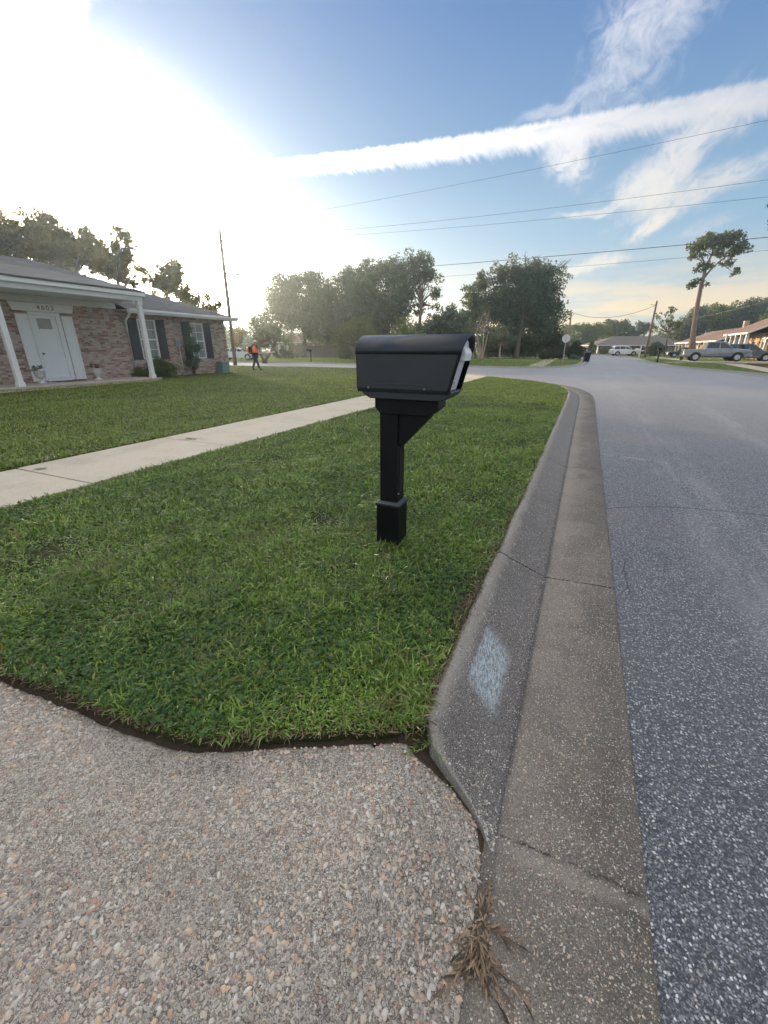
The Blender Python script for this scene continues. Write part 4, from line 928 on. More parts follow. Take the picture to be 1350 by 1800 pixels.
for (a, b2, z0, z1) in wins:
    wf = MB(); X0, X1 = HX-.10, HX+.012
    wf.box(X0, X1, a, a+.06, z0, z1); wf.box(X0, X1, b2-.06, b2, z0, z1); wf.box(X0, X1, a+.06, b2-.06, z1-.06, z1); wf.box(X0, X1+.02, a+.06, b2-.06, z0, z0+.06)
    zm = (z0+z1)/2; wf.box(X0+.02, X1-.01, a+.06, b2-.06, zm-.03, zm+.03)
    F_ = hp_('window', wf, M['trim'])
    pn = MB(); pn.box(HX-.07, HX-.066, a+.06, b2-.06, z0+.06, z1-.06); hp_('pane', pn, M['glass'], F_)
    mu = MB(); ym = (a+b2)/2; mu.box(HX-.066, HX-.05, ym-.012, ym+.012, z0+.06, zm-.03); mu.box(HX-.066, HX-.05, ym-.012, ym+.012, zm+.03, z1-.06)
    for zz in ((z0+zm)/2, (z1+zm)/2): mu.box(HX-.066, HX-.051, a+.06, ym-.012, zz-.011, zz+.011); mu.box(HX-.066, HX-.051, ym+.012, b2-.06, zz-.011, zz+.011)
    hp_('muntin', mu, M['trim'], F_)
    ct = MB(); ct.box(HX-.18, HX-.17, a+.02, b2-.02, z0, z1); hp_('curtain', ct, M['curtain'], F_)
    for s0, s1 in ((a-.50, a-.02), (b2+.02, b2+.50)):
        sh = MB(); sh.box(HX+.002, HX+.04, s0, s1, z0-.02, z1+.02)
        z = z0+.08
        while z < z1-.06: sh.add([(HX+.041, s0+.05, z), (HX+.041, s1-.05, z), (HX+.052, s1-.05, z-.03), (HX+.052, s0+.05, z-.03)], [(0, 1, 2, 3)]); z += .06
        hp_('shutter', sh, M['shutter'])
dn = MB(); dn.tube([(HX+.50, 14.02, 2.93), (HX+.48, 14.02, 2.80), (HX+.10, 14.02, 2.52), (HX+.07, 14.02, 2.42), (HX+.07, 14.02, .18), (HX+.22, 14.02, .04)], .05, 8); hp_('downspout', dn, M['trim'])
mt = MB(); mt.box(HX+.002, HX+.14, 16.52, 16.88, 1.40, 1.72); mm = hp_('meter_box', mt, M['meter'], bevel=.02)
mt = MB(); mt.tube([(HX+.06, 16.74, 1.40), (HX+.06, 16.78, -.02)], .022, 6); hp_('conduit', mt, M['trim'], mm)
st_ = MB(); st_.box(HX+1.98, HX+2.6, 6.5, 11.2, -.2, -.02); hp_('porch_step', st_, M['conc'], bevel=.01)
wkp = flat('front_path', [(HX+2.6, 8.6), (-5.9, 8.6-.0), (-5.9, 8.6)], .003, M['walk']); bpy.data.objects.remove(wkp)
flat('front_path', [(HX+2.0, 7.0), (HX+2.9, 6.9), (HX+2.6, 13.2), (HX+2.0, 13.2)], -.001, M['walk2'])
dmat = MB(); dmat.box(HX+.10, HX+.80, 10.25, 11.25, 0, .018); o = dmat.build('doormat', M['mat']); o.location = (0, 0, .071); tag(o, 'flat brown doormat lying on the porch before the white front door', 'doormat')

# foliage ---------------------------------------------------------------
def leafcloud(name, centers, rads, n, size, mat, parent=None, flat_=1., hug=.0):
    """n leaf faces scattered in gaussian clumps round the given centres (numpy (k,3), (k,))"""
    k = len(centers); w_ = rads**2; idx = rng.choice(k, n, p=w_/w_.sum())
    u = rng.normal(0, 1, (n, 3)); u /= np.linalg.norm(u, axis=1)[:, None]; rr = rng.random(n)**.45
    P = centers[idx]+u*(rads[idx]*rr)[:, None]*np.array([1, 1, flat_])
    s = size*rng.uniform(.5, 1.4, n); a = rng.normal(0, 1, (n, 3)); a /= np.linalg.norm(a, axis=1)[:, None]
    b_ = np.cross(a, rng.normal(0, 1, (n, 3))); b_ /= np.linalg.norm(b_, axis=1)[:, None]; wd = rng.uniform(.35, .8, n)
    V_ = np.stack([P-a*s[:, None]*.5, P+b_*(s*wd)[:, None]*.5, P+a*s[:, None]*.5, P-b_*(s*wd)[:, None]*.5], 1).reshape(-1, 3)
    F = np.arange(n*4).reshape(n, 4)
    rv = np.clip(rng.random(n)*.6+.4*rng.random(k)[idx], 0, 1)
    return np_mesh(name, V_, F, mat, rv, parent=parent)
def tree(name, bx, D, lobes, label, leafmat, cat='tree', barkmat=None, trunk_r=.22, size=.28, dens=1., clump=.34, base_z=0, group=None, per=60, trunks=1, trunk_top=None, flat_=1., depthk=.8, bare=None, sub=None, spread=0., bpx=None, kind=None):
    """crown lobes are (bearing x, bearing y, radius x[, radius y]) at depth D, converted to metres"""
    base = col_d(bx, D, base_z) if bpx is None else bpx; root = empty(name, base, label, cat, group=group); s = D/730
    cs, rs = [], []
    for lb in lobes:
        cx, cy, rx = lb[:3]; ry = lb[3] if len(lb) > 3 else rx
        c = at_d(cx, cy, D+random.uniform(-.25, .25)*rx*s); vol = rx*ry*s*s
        k = max(4, int(vol*(sub or 3.0)/(clump**2*max(rx, ry)*s*.9+.15)))
        k = min(k, 90)
        for _ in range(k):
            d = Vector((random.gauss(0, 1), random.gauss(0, 1), random.gauss(0, 1))).normalized(); q = random.random()**.5
            rgt = Vector((math.cos(YAW), math.sin(YAW), 0)); fwd = Vector((-math.sin(YAW), math.cos(YAW), 0))
            p = c+(rgt*d.x*rx*s+fwd*d.y*rx*s*depthk+Vector((0, 0, 1))*d.z*ry*s)*q*.86
            cs.append(p); rs.append(min(rx, ry)*s*clump*random.choice((.38, .6, .8, 1.05, 1.4)))
    cen = np.array([tuple(c-base) for c in cs]); rad = np.array(rs); cen[:, 2] = np.maximum(cen[:, 2], rad*.6+.05-base_z)
    area = (rad**2).sum()*math.pi; n = int(area*per*dens/ (size*size) * .11)
    leafcloud('crown', cen, rad*.92, max(200, min(int(n*.62), 50000)), size, leafmat, root, flat_)
    mb = MB(); zc_ = float(np.percentile(cen[:, 2], 35)); mid_c = cen.mean(0)
    for t_i in range(trunks):
        ang = 6.28*t_i/max(1, trunks)+.4; off = Vector((math.cos(ang), math.sin(ang), 0))*(spread if trunks > 1 else 0)
        top = Vector((mid_c[0]*.55, mid_c[1]*.55, max(.6, zc_*(trunk_top or .8))))+off*3
        mb.tube([Vector((0, 0, -.1))+off*.3, Vector((0, 0, .25))+off*.5, top*.5+off*.6+Vector((random.uniform(-.1, .1), random.uniform(-.1, .1), 0)), top], [trunk_r*1.5, trunk_r*1.05, trunk_r*.85, trunk_r*.6], 8)
        idx = list(range(t_i, len(cs), max(1, len(cs)//(26*1))))[:30]
        for i in idx:
            e = Vector(cen[i]); m_ = top.lerp(e, .5)+Vector((random.uniform(-.3, .3), random.uniform(-.3, .3), random.uniform(-.2, .35)))*min(1, (e-top).length*.25)
            rr = trunk_r*random.uniform(.22, .42); mb.tube([top-Vector((0, 0, random.uniform(0, .3))), m_, e], [rr, rr*.6, rr*.18], 5, cap=False)
    for (x0, y0, x1, y1) in (bare or []):
        p = at_d(x0, y0, D)-base; q = at_d(x1, y1, D)-base
        for _ in range(3):
            e = q+Vector((random.uniform(-.5, .5), random.uniform(-.5, .5), random.uniform(-.5, .5))); m_ = p.lerp(e, .5)+Vector((random.uniform(-.25, .25), 0, random.uniform(-.2, .2)))
            mb.tube([p, m_, e], [.07, .045, .012], 4, cap=False)
            for _ in range(3):
                f0 = m_.lerp(e, random.random()); mb.tube([f0, f0+Vector((random.uniform(-.5, .5), random.uniform(-.5, .5), random.uniform(.1, .7)))], [.022, .006], 4, cap=False)
    mb.build('trunk', barkmat or M['bark'], root, fix=False)
    return root
G1 = 'trees behind the brick house'
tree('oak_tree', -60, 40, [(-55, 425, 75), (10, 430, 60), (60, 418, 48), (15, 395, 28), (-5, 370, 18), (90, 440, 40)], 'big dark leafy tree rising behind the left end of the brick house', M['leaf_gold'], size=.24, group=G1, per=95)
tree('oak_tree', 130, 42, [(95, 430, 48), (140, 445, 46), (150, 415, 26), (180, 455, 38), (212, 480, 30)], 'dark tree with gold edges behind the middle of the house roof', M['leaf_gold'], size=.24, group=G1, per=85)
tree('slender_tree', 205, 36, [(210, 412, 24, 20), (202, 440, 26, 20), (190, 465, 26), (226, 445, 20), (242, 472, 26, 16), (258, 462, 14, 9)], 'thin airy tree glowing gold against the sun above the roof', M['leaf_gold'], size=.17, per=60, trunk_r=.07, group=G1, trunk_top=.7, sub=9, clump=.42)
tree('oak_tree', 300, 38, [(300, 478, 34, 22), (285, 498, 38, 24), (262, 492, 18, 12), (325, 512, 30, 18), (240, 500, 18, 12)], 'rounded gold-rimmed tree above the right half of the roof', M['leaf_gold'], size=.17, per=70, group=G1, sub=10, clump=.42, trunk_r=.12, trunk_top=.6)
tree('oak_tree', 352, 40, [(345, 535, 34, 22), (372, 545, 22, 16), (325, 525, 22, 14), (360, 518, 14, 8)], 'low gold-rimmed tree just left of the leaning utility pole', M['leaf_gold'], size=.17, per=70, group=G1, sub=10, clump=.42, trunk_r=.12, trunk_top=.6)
G2 = 'trees beyond the side street'
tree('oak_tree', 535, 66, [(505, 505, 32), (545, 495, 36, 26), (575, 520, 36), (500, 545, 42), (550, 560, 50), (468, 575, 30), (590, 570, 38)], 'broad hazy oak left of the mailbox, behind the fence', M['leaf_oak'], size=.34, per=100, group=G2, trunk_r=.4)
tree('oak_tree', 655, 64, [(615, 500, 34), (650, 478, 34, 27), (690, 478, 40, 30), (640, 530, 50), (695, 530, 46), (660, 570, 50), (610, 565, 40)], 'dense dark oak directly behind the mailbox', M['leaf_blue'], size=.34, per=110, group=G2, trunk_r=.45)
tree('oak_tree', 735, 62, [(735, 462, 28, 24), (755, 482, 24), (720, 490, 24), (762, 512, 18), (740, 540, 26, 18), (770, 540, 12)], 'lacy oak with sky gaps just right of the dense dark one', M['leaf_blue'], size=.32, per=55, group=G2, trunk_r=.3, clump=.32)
tree('small_tree', 712, 55, [(712, 565, 17, 22), (725, 590, 22), (700, 590, 16)], 'light green small tree peeking over the mailbox roof', M['leaf_lite'], size=.26, per=50, group=G2, trunk_r=.1)
tree('small_tree', 775, 58, [(765, 575, 32), (805, 585, 30), (790, 555, 22), (750, 595, 26), (725, 590, 24)], 'blue-green bushy tree low between the two oak groups', M['leaf_blue'], size=.28, per=70, group=G2, trunk_r=.15)
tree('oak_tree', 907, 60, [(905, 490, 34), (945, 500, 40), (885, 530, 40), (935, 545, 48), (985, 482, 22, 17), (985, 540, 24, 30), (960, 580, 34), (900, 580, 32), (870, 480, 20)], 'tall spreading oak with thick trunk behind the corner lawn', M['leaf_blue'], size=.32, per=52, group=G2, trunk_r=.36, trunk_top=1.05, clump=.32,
     bare=[(905, 500, 905, 448), (930, 490, 955, 452), (890, 500, 872, 458), (960, 490, 990, 462), (920, 490, 925, 446), (970, 480, 1000, 460)])
tree('oak_tree', 835, 62, [(828, 520, 24, 22), (842, 545, 30), (820, 565, 26), (850, 500, 22), (815, 590, 24)], 'airy pale tree at the left edge of the corner oak', M['leaf_blue'], size=.30, per=60, group=G2, trunk_r=.18, clump=.32)
tree('crape_myrtle', 846, 50, [(835, 575, 22), (860, 580, 22, 26), (850, 550, 20), (838, 600, 16, 12)], 'multi-stemmed myrtle with pale bare trunks on the corner lawn', M['leaf_olive'], size=.18, per=22, group=G2, trunk_r=.09, trunks=4, spread=.22, barkmat=M['bark_p'], trunk_top=1.0)
tree('crape_myrtle', 878, 58, [(880, 590, 24, 20), (895, 600, 16, 12), (866, 598, 14, 12)], 'small dark-leaved tree with a short trunk right of the myrtle', M['leaf_blue'], size=.2, per=50, group=G2, trunk_r=.13, barkmat=M['bark_p'])
tree('round_tree', 630, 47, [(630, 583, 34, 26), (602, 598, 24), (655, 600, 26), (630, 608, 30, 16)], 'rounded fine-leaved tree hugging the left side of the mailbox', M['leaf_olive'], size=.16, per=62, group=G2, trunk_r=.12)
tree('round_tree', 466, 43, [(448, 583, 22, 20), (478, 580, 24, 22), (500, 592, 22, 18), (462, 602, 26, 18), (488, 612, 16, 10)], 'dark round tree on a forked trunk behind the worker', M['leaf_oak'], size=.18, per=60, group=G2, trunk_r=.13, trunks=2, spread=.25)
tree('round_tree', 425, 55, [(420, 585, 20, 16), (435, 570, 12, 8), (412, 600, 20, 14)], 'small golden tree beside the house corner', M['leaf_gold'], size=.2, per=45, group=G2, trunk_r=.1)
# hedges and shrubs
def shrub(name, px, py_base, D, w_px, h_px, label, mat, size=.12, per=90, z=0., cat='shrub', group=None, boxy=False, ay=None):
    base = col_d(px, D, z) if ay is None else ay; s = D/730*.98; root = empty(name, base, label, cat, group=group); wx, hz_ = w_px*s/2, h_px*s
    k = 26; c = []; r = []
    for i in range(k):
        if boxy: p = (random.uniform(-1, 1)*wx*.85, random.uniform(-.5, .5)*min(wx, hz_), random.uniform(.2, .8)*hz_)
        else:
            a = random.uniform(0, 6.28); q = random.random()**.5; h_ = random.random(); rr = math.sin(math.pi*min(.93, h_*.8+.18)); p = (math.cos(a)*wx*q*rr*.8, math.sin(a)*wx*q*rr*.7, (.12+.72*h_)*hz_)
        c.append(Matrix.Rotation(YAW, 3, 'Z') @ Vector(p)); r.append(min(wx, hz_)*.34)
    c = np.array([tuple(v) for v in c]); r = np.array(r); n = int(r[0]**2*math.pi*k*per*.12/(size*size)); leafcloud('foliage', c, r, max(250, min(n, 14000)), size, mat, root)
    mb = MB()
    for i in range(0, k, 3): mb.tube([(0, 0, -.05), tuple(Vector(c[i])*.5), tuple(c[i])], [.03, .02, .008], 4, cap=False)
    mb.build('stems', M['bark'], root, fix=False); return root
shrub('hedge', 950, 628, 62, 85, 44, 'tall dark clipped hedge behind the oak trunk', M['leaf_dark'], .2, 110, cat='hedge', boxy=True)
shrub('hedge', 875, 628, 64, 80, 36, 'long dark hedge behind the small trees on the corner lawn', M['leaf_dark'], .2, 110, cat='hedge', boxy=True)
shrub('hedge', 967, 632, 55, 46, 15, 'low trimmed box hedge in front of the white car', M['leaf_dark'], .12, 110, cat='hedge', boxy=True)
shrub('shrub', 1009, 625, 58, 40, 30, 'round dark shrub right of the stop sign', M['leaf_dark'], .16, 100)
shrub('shrub', 1008, 630, 54, 30, 8, 'low mounded plants beneath the round shrub', M['leaf_blue'], .1, 90)
shrub('shrub', 1037, 622, 95, 20, 24, 'small tree-like bush at the far left end of the distant ranch house', M['leaf_olive'], .25, 80)
shrub('shrub', 500, 628, 60, 60, 14, 'low dark shrubs before the pale fence far left', M['leaf_dark'], .16, 90)
shrub('shrub', 610, 630, 55, 40, 18, 'bushes against the fence near the round tree', M['leaf_blue'], .16, 80)
shrub('shrub', 1150, 618, 82, 36, 22, 'dark bushy shrub beside the leaning right-hand pole', M['leaf_oak'], .2, 70)
shrub('shrub', 1085, 622, 108, 70, 12, 'dark foundation hedge in front of the distant ranch house', M['leaf_dark'], .3, 90, boxy=True)
cy = shrub('cypress_shrub', 0, 0, 28, 30, 76, 'tall narrow green cypress against the brick between the windows', M['leaf_oak'], .07, 70, ay=Vector((HX+.55, 17.0, -.02)))
shrub('shrub', 0, 0, 26, 52, 24, 'loose low shrub under the first window of the brick house', M['leaf_olive'], .07, 38, ay=Vector((HX+.55, 14.95, 0)))
shrub('shrub', 0, 0, 26, 24, 14, 'small plant at the foot of the white downspout', M['leaf_olive'], .06, 35, ay=Vector((HX+.4, 13.95, .0)))
# far treeline, right side
G3 = 'trees lining the far end of the street'
for i, (bx, D, lobes, lab, mt_) in enumerate([
    (1005, 150, [(1000, 592, 22), (1018, 580, 16)], 'far pale tree just right of the stop sign', 'leaf_far'),
    (1045, 145, [(1035, 590, 20), (1055, 582, 20, 14)], 'far sunlit tree above the left end of the distant roof', 'leaf_lite'),
    (1080, 150, [(1078, 580, 24, 16), (1070, 570, 12), (1095, 575, 14)], 'far rounded tree above the middle of the distant roof', 'leaf_far'),
    (1120, 150, [(1112, 582, 20, 12), (1132, 578, 18, 12), (1124, 570, 8)], 'far low tree just left of the leaning right-hand pole', 'leaf_oak'),
    (1230, 128, [(1222, 570, 26, 24), (1240, 555, 22, 18), (1205, 585, 20)], 'dense tree directly behind the tall pine trunk', 'leaf_oak'),
    (1275, 122, [(1265, 562, 26), (1285, 552, 24, 18), (1290, 575, 24)], 'sunlit green tree behind the tan brick house chimney', 'leaf_lite'),
    (1330, 118, [(1318, 556, 26), (1345, 552, 26), (1330, 575, 30)], 'dark green tree behind the porch house at the right edge', 'leaf_oak'),
    (1390, 110, [(1375, 550, 30), (1400, 560, 36), (1365, 570, 24)], 'dark tree cut off by the right edge of the picture', 'leaf_far')]):
    tree('oak_tree', bx, D, lobes, lab, M[mt_], size=.55, per=85, group=G3, trunk_r=.35)
tree('oak_tree', 1168, 88, [(1180, 548, 12, 10), (1160, 556, 13, 8), (1172, 568, 20, 12), (1192, 572, 16, 12), (1150, 578, 12, 8), (1185, 590, 14, 8)], 'open-crowned leafy tree beside the leaning right-hand pole', M['leaf_olive'], size=.34, per=70, group=G3, trunk_r=.22, clump=.3)
# pine
pine = tree('pine_tree', 1217, 62, [(1228, 432, 26, 13), (1255, 424, 32, 15), (1285, 420, 30, 13), (1300, 438, 22, 12), (1262, 445, 28, 9), (1222, 450, 14, 9), (1232, 470, 16, 9), (1280, 462, 18, 8), (1250, 466, 14, 6), (1291, 478, 12, 7), (1220, 498, 13, 9), (1240, 500, 10, 6)],
     'tall lone pine with flat-topped crown and long bare trunk by the pickup', M['leaf_pine'], size=.34, per=62, trunk_r=.05, barkmat=M['bark_pine'], clump=.46, sub=12)
pb = col_d(1217, 62, 0); pm = MB()
def pp(x, y): return at_d(x, y, 62)-pb
ks = [pp(1216, 630), pp(1217, 600), pp(1221, 570), pp(1226, 535), pp(1233, 500), pp(1241, 470), pp(1252, 445)]
pm.tube(ks, [.50, .40, .34, .30, .26, .20, .11], 10)
for a, b2, r in (((1233, 500), (1222, 498), .1), ((1236, 490), (1262, 462), .18), ((1262, 462), (1295, 440), .12), ((1241, 470), (1228, 440), .15), ((1238, 482), (1232, 455), .12), ((1250, 450), (1280, 425), .14), ((1262, 462), (1288, 478), .07), ((1236, 490), (1246, 502), .06), ((1241, 470), (1222, 450), .08), ((1252, 445), (1255, 424), .1)):
    p, q = pp(*a), pp(*b2); m_ = (p+q)/2+Vector((0, .2, .15)); pm.tube([p, m_, q], [r, r*.75, r*.4], 6)
for ch in list(pine.children):
    if ch.name.startswith('trunk'): bpy.data.objects.remove(ch)
pm.build('trunk', M['bark_pine'], pine)
tree('pine_tree', 1440, 34, [(1358, 362, 18, 12), (1352, 398, 12, 7), (1362, 385, 16, 14), (1385, 375, 30, 20), (1400, 350, 40, 22)], 'dark pine bough hanging in at the right edge of the sky', M['leaf_pine'], size=.2, per=60, trunk_r=.2, barkmat=M['bark_pine'], trunk_top=.85)
# far woods behind everything (nobody could count these)
cs, rs = [], []
for i in range(150):
    px = random.uniform(380, 1010); c = at_d(px, random.uniform(590, 612)-(8 if 560 < px < 800 else 0), random.uniform(85, 110)); cs.append(tuple(c)); rs.append(random.uniform(1.6, 3.0))
for i in range(70):
    px = random.uniform(980, 1400); c = at_d(px, random.uniform(590, 605), random.uniform(150, 175)); cs.append(tuple(c)); rs.append(random.uniform(2.2, 4.0))
for i in range(60):
    px = random.uniform(-200, 400); c = at_d(px, random.uniform(545, 600), random.uniform(60, 80)); cs.append(tuple(c)); rs.append(random.uniform(1.6, 3.2))
tag(leafcloud('woods', np.array(cs), np.array(rs), 42000, .7, M['leaf_oak']), 'continuous belt of far woodland closing the view behind the houses', 'woods', kind='stuff')

# ------------------------------------------------------------------ porch urns
def urn(y, label, mat):
    u = empty('flower_urn', (HX+.72, y, .07), label, 'planter', group='urns beside the front door')
    MB().lathe([(.15, 0), (.15, .03), (.07, .07), (.05, .12), (.07, .16), (.13, .22), (.165, .30), (.17, .40), (.20, .43), (.21, .46), (.17, .46), (.15, .43)], n=18).build('urn_body', M['urn'], u)
    c = np.array([(random.uniform(-.15, .15), random.uniform(-.16, .16), random.uniform(.47, .60)) for _ in range(9)]); leafcloud('plant', c, np.full(9, .075), 260, .05, mat, u)
    c = np.array([(random.uniform(-.17, .17), random.uniform(-.19, .19), random.uniform(.5, .64)) for _ in range(12)]); leafcloud('flowers', c, np.full(12, .03), 46, .035, M['petal'], u)['kind'] = 'stuff'
urn(9.62, 'white stone urn with pale flowers left of the front door', M['leaf_olive'])
urn(11.78, 'white stone urn with reddish plants right of the front door', M['leaf_red'])
ub = empty('utility_box', (HX+.35, 19.3, 0), 'small green metal utility box at the right corner of the brick house', 'utility box')
MB().box(-.22, .22, -.25, .25, -.05, .56).build('cabinet', M['utility'], ub, bevel=.02); MB().prism([(-.25, .56), (.25, .56), (.25, .59), (0, .64), (-.25, .59)], -.28, .28).build('lid', M['utility'], ub)

# ------------------------------------------------------------------ poles and wires
pl_top = at_Y(386, 404, 31); pl_base = at_Y(413.5, 640, 31); pl_base.z = -.1
UP = empty('utility_pole', pl_base, 'weathered wooden utility pole leaning behind the right corner of the brick house', 'utility pole')
t0 = pl_top-pl_base
MB().tube([(0, 0, 0), t0*.5, t0], [.17, .145, .11], 10).build('shaft', M['pole'], UP)
MB().tube([t0, t0+Vector((0, 0, .22))], .035, 6).build('top_insulator', M['number'], UP)
for f, o_ in ((.955, .42), (.93, .55), (.925, .30)):
    q = t0*f; MB().tube([q+Vector((o_, -.05, .1)), q+Vector((o_, -.05, -.16))], [.03, .06], 8).tube([q, q+Vector((o_, -.05, .0))], .018, 5).build('insulator', M['number'], UP)
for f in (.62, .70, .52, .45): q = t0*f; MB().box(q.x-.02, q.x+.20, q.y-.06, q.y+.06, q.z-.07, q.z+.07).build('bracket', M['number'], UP)
lh = at_Y(417, 483, 31)-pl_base
arm = MB(); arm.tube([t0*.66, t0*.66+Vector((.6, 0, .25)), lh+Vector((-.2, 0, .02))], .022, 6); A_ = arm.build('lamp_arm', M['galv'], UP)
MB().prism([(-.30, .02), (-.1, .07), (.25, .05), (.32, 0), (.2, -.05), (-.1, -.06), (-.3, -.02)], -.12, .12).build('lamp_head', M['galv'], A_, loc=lh)
rp_base = Vector((8.0, 78.3, -.05)); rp_top = at_Y(1155, 529, 78.3)
RP = empty('utility_pole', rp_base, 'thin utility pole leaning over the mailboxes on the right side of the street', 'utility pole')
t1 = rp_top-rp_base; MB().tube([(0, 0, 0), t1*.5, t1], [.17, .15, .12], 8).build('shaft', M['pole'], RP)
q = t1*.93; MB().tube([q, q+Vector((-.7, 0, .1))], .03, 5).build('bracket', M['number'], RP)
mp_base = col_d(998, 75, 0); mp_top = at_d(1004, 545, 75)
MP = empty('utility_pole', mp_base, 'far utility pole half hidden in the oak above the stop sign', 'utility pole'); t2 = mp_top-mp_base
MB().tube([(0, 0, 0), t2*.5, t2], [.17, .15, .12], 8).build('shaft', M['pole'], MP)
OP = empty('utility_pole', (16, 20.3, -.1), 'tall utility pole standing out of frame on the right that carries the overhead wires', 'utility pole')
MB().tube([(0, 0, 0), (0, 0, 6), (0, 0, 12.6)], [.18, .15, .12], 10).build('shaft', M['pole'], OP)
def wire(p, q, sag, r, label):
    mb = MB(); pts = []
    for i in range(33):
        t = i/32; v = Vector(p).lerp(Vector(q), t); v.z -= sag*4*t*(1-t); pts.append(v)
    mb.tube(pts, r, 5, cap=False); o = mb.build('power_line', M['wire'], fix=False); return tag(o, label, 'power line', group='overhead wires crossing the street')
def wthru(pL, a, b2, sag, r, label):          # from the left pole through the bearing at the right edge to the pole out of frame
    Lp = Vector(pL); d = Vector((16, 20.3, 0))-Lp; rr = ray(*b2)
    # intersection of the bearing with the vertical plane of the two poles
    den = rr.x*d.y-rr.y*d.x; k = (Lp.x*d.y-Lp.y*d.x)/den; e = C0+rr*k
    t = (e.x-Lp.x)/d.x; zq = (e.z+sag*4*t*(1-t)-Lp.z*(1-t))/t
    wire(Lp, (16, 20.3, zq), sag, r, label)
T = lambda f: pl_base+t0*f
wthru(T(1.02), None, (1350, 211), .35, .0065, 'topmost overhead wire, running highest to the right edge')
wthru(T(.95), None, (1350, 316), .55, .0065, 'second highest overhead wire, crossing below the contrail')
wthru(T(.925), None, (1350, 346), .45, .006, 'third overhead wire, close beneath the second highest one')
wthru(T(.66), None, (1350, 417), .25, .013, 'thick dark overhead cable passing behind the lone pine crown')
wthru(T(.60), None, (1350, 440), .35, .006, 'thin low wire just under the thick dark cable')
wire(mp_top-Vector((0, 0, .3)), RP.location+t1*.93, 1.3, .03, 'slack wire sagging between the far pole and the leaning right-hand pole')
wire(RP.location+t1*.60, Vector((24, 40, 9.5)), 1.2, .022, 'slack wire rising from the leaning right-hand pole past the house roofs')

# ------------------------------------------------------------------ street things
sgb = at_z(989, 637, 0); SG = empty('stop_sign', sgb, 'octagonal sign seen from its bare grey back on the far corner', 'sign', rz=YAW*.2)
hs_ = (at_d(992, 588, (ray(989, 637)*1).length and (sgb-C0).dot(ray(675, 900).normalized()))).z
MB().box(-.03, .03, -.02, .02, -.1, hs_+.02).build('sign_post', M['galv'], SG)
rO = .40; octa = [(rO*math.cos(R(22.5+45*k)), hs_-.40+rO*math.sin(R(22.5+45*k))) for k in range(8)]
MB().prism(octa, .022, .032).build('sign_face', M['signback'], SG)
wb = at_z(1030, 637, -.1); WB = empty('wheelie_bin', wb, 'dark wheeled rubbish bin standing at the far left kerb', 'bin', rz=.2)
MB().add([(sx*w_, sy*w_*1.1, z) for w_, z in ((.24, .08), (.32, .98)) for sx, sy in ((-1, -1), (1, -1), (1, 1), (-1, 1))], [(0, 1, 2, 3), (4, 5, 6, 7)]+[(k, (k+1) % 4, 4+(k+1) % 4, 4+k) for k in range(4)]).build('bin_body', M['plastic_b'], WB)
MB().prism([(-.37, .98), (.35, .98), (.35, 1.02), (.1, 1.09), (-.3, 1.07), (-.42, 1.02)], -.35, .35, 'x').build('lid', M['plastic'], WB)
for sx in (-1, 1): MB().lathe([(.1, -.03), (.1, .03)], (sx*.25, .28, .10), 12, 'x').build('wheel', M['tyre'], WB)
MB().tube([(-.28, .42, .95), (.28, .42, .95)], .018, 6).build('handle', M['plastic_b'], WB)
def small_mailbox(loc, label, mat, h=1.05, rz=0., group='mailboxes along the far kerbs'):
    r = empty('roadside_mailbox', loc, label, 'mailbox', rz=rz, group=group)
    MB().box(-.06, .06, -.06, .06, -.1, h).build('post', mat, r)
    ar_ = [(-.12*math.cos(math.pi*k/8), h+.16+.10*math.sin(math.pi*k/8)) for k in range(9)]
    MB().prism([(-.12, h+.001)]+ar_+[(.12, h+.001)], -.42, .16, 'x').build('box', mat, r)
    MB().box(-.16, .10, -.03, .03, h-.12, h).build('support_arm', mat, r)
    return r
small_mailbox(at_z(547, 636, 0), 'black mailbox on a post across the side street, left of the near mailbox', M['plastic_b'], 1.05, .3)
small_mailbox(at_z(1155, 636, .05), 'black mailbox on the right verge left of the parked pickup', M['plastic_b'], 1.1, -1.4)
wp = at_z(1123, 629, 0); WP = empty('roadside_mailbox', wp, 'white cross-shaped mailbox post beyond the black one on the right', 'mailbox', group='mailboxes along the far kerbs')
MB().box(-.07, .07, -.07, .07, -.1, 1.75).build('post', M['trim'], WP); MB().box(-.75, .55, -.06, .06, .95, 1.08).build('cross_arm', M['trim'], WP)
MB().prism([(-.13, 1.081)]+[(-.13*math.cos(math.pi*k/8), 1.22+.11*math.sin(math.pi*k/8)) for k in range(9)]+[(.13, 1.081)], -.72, -.15, 'x').build('box', M['trim'], WP)
pt_ = at_z(1197, 633, .03); PT = empty('garden_pot', pt_, 'small dark potted plant at the head of the path left of the pickup', 'planter')
MB().lathe([(.14, 0), (.2, .3), (.22, .32), (.17, .32)], n=12).build('pot', M['pot'], PT); leafcloud('plant', np.array([(0, 0, .45), (.1, .1, .5), (-.1, 0, .55)]), np.array([.2, .18, .16]), 260, .09, M['leaf_dark'], PT)

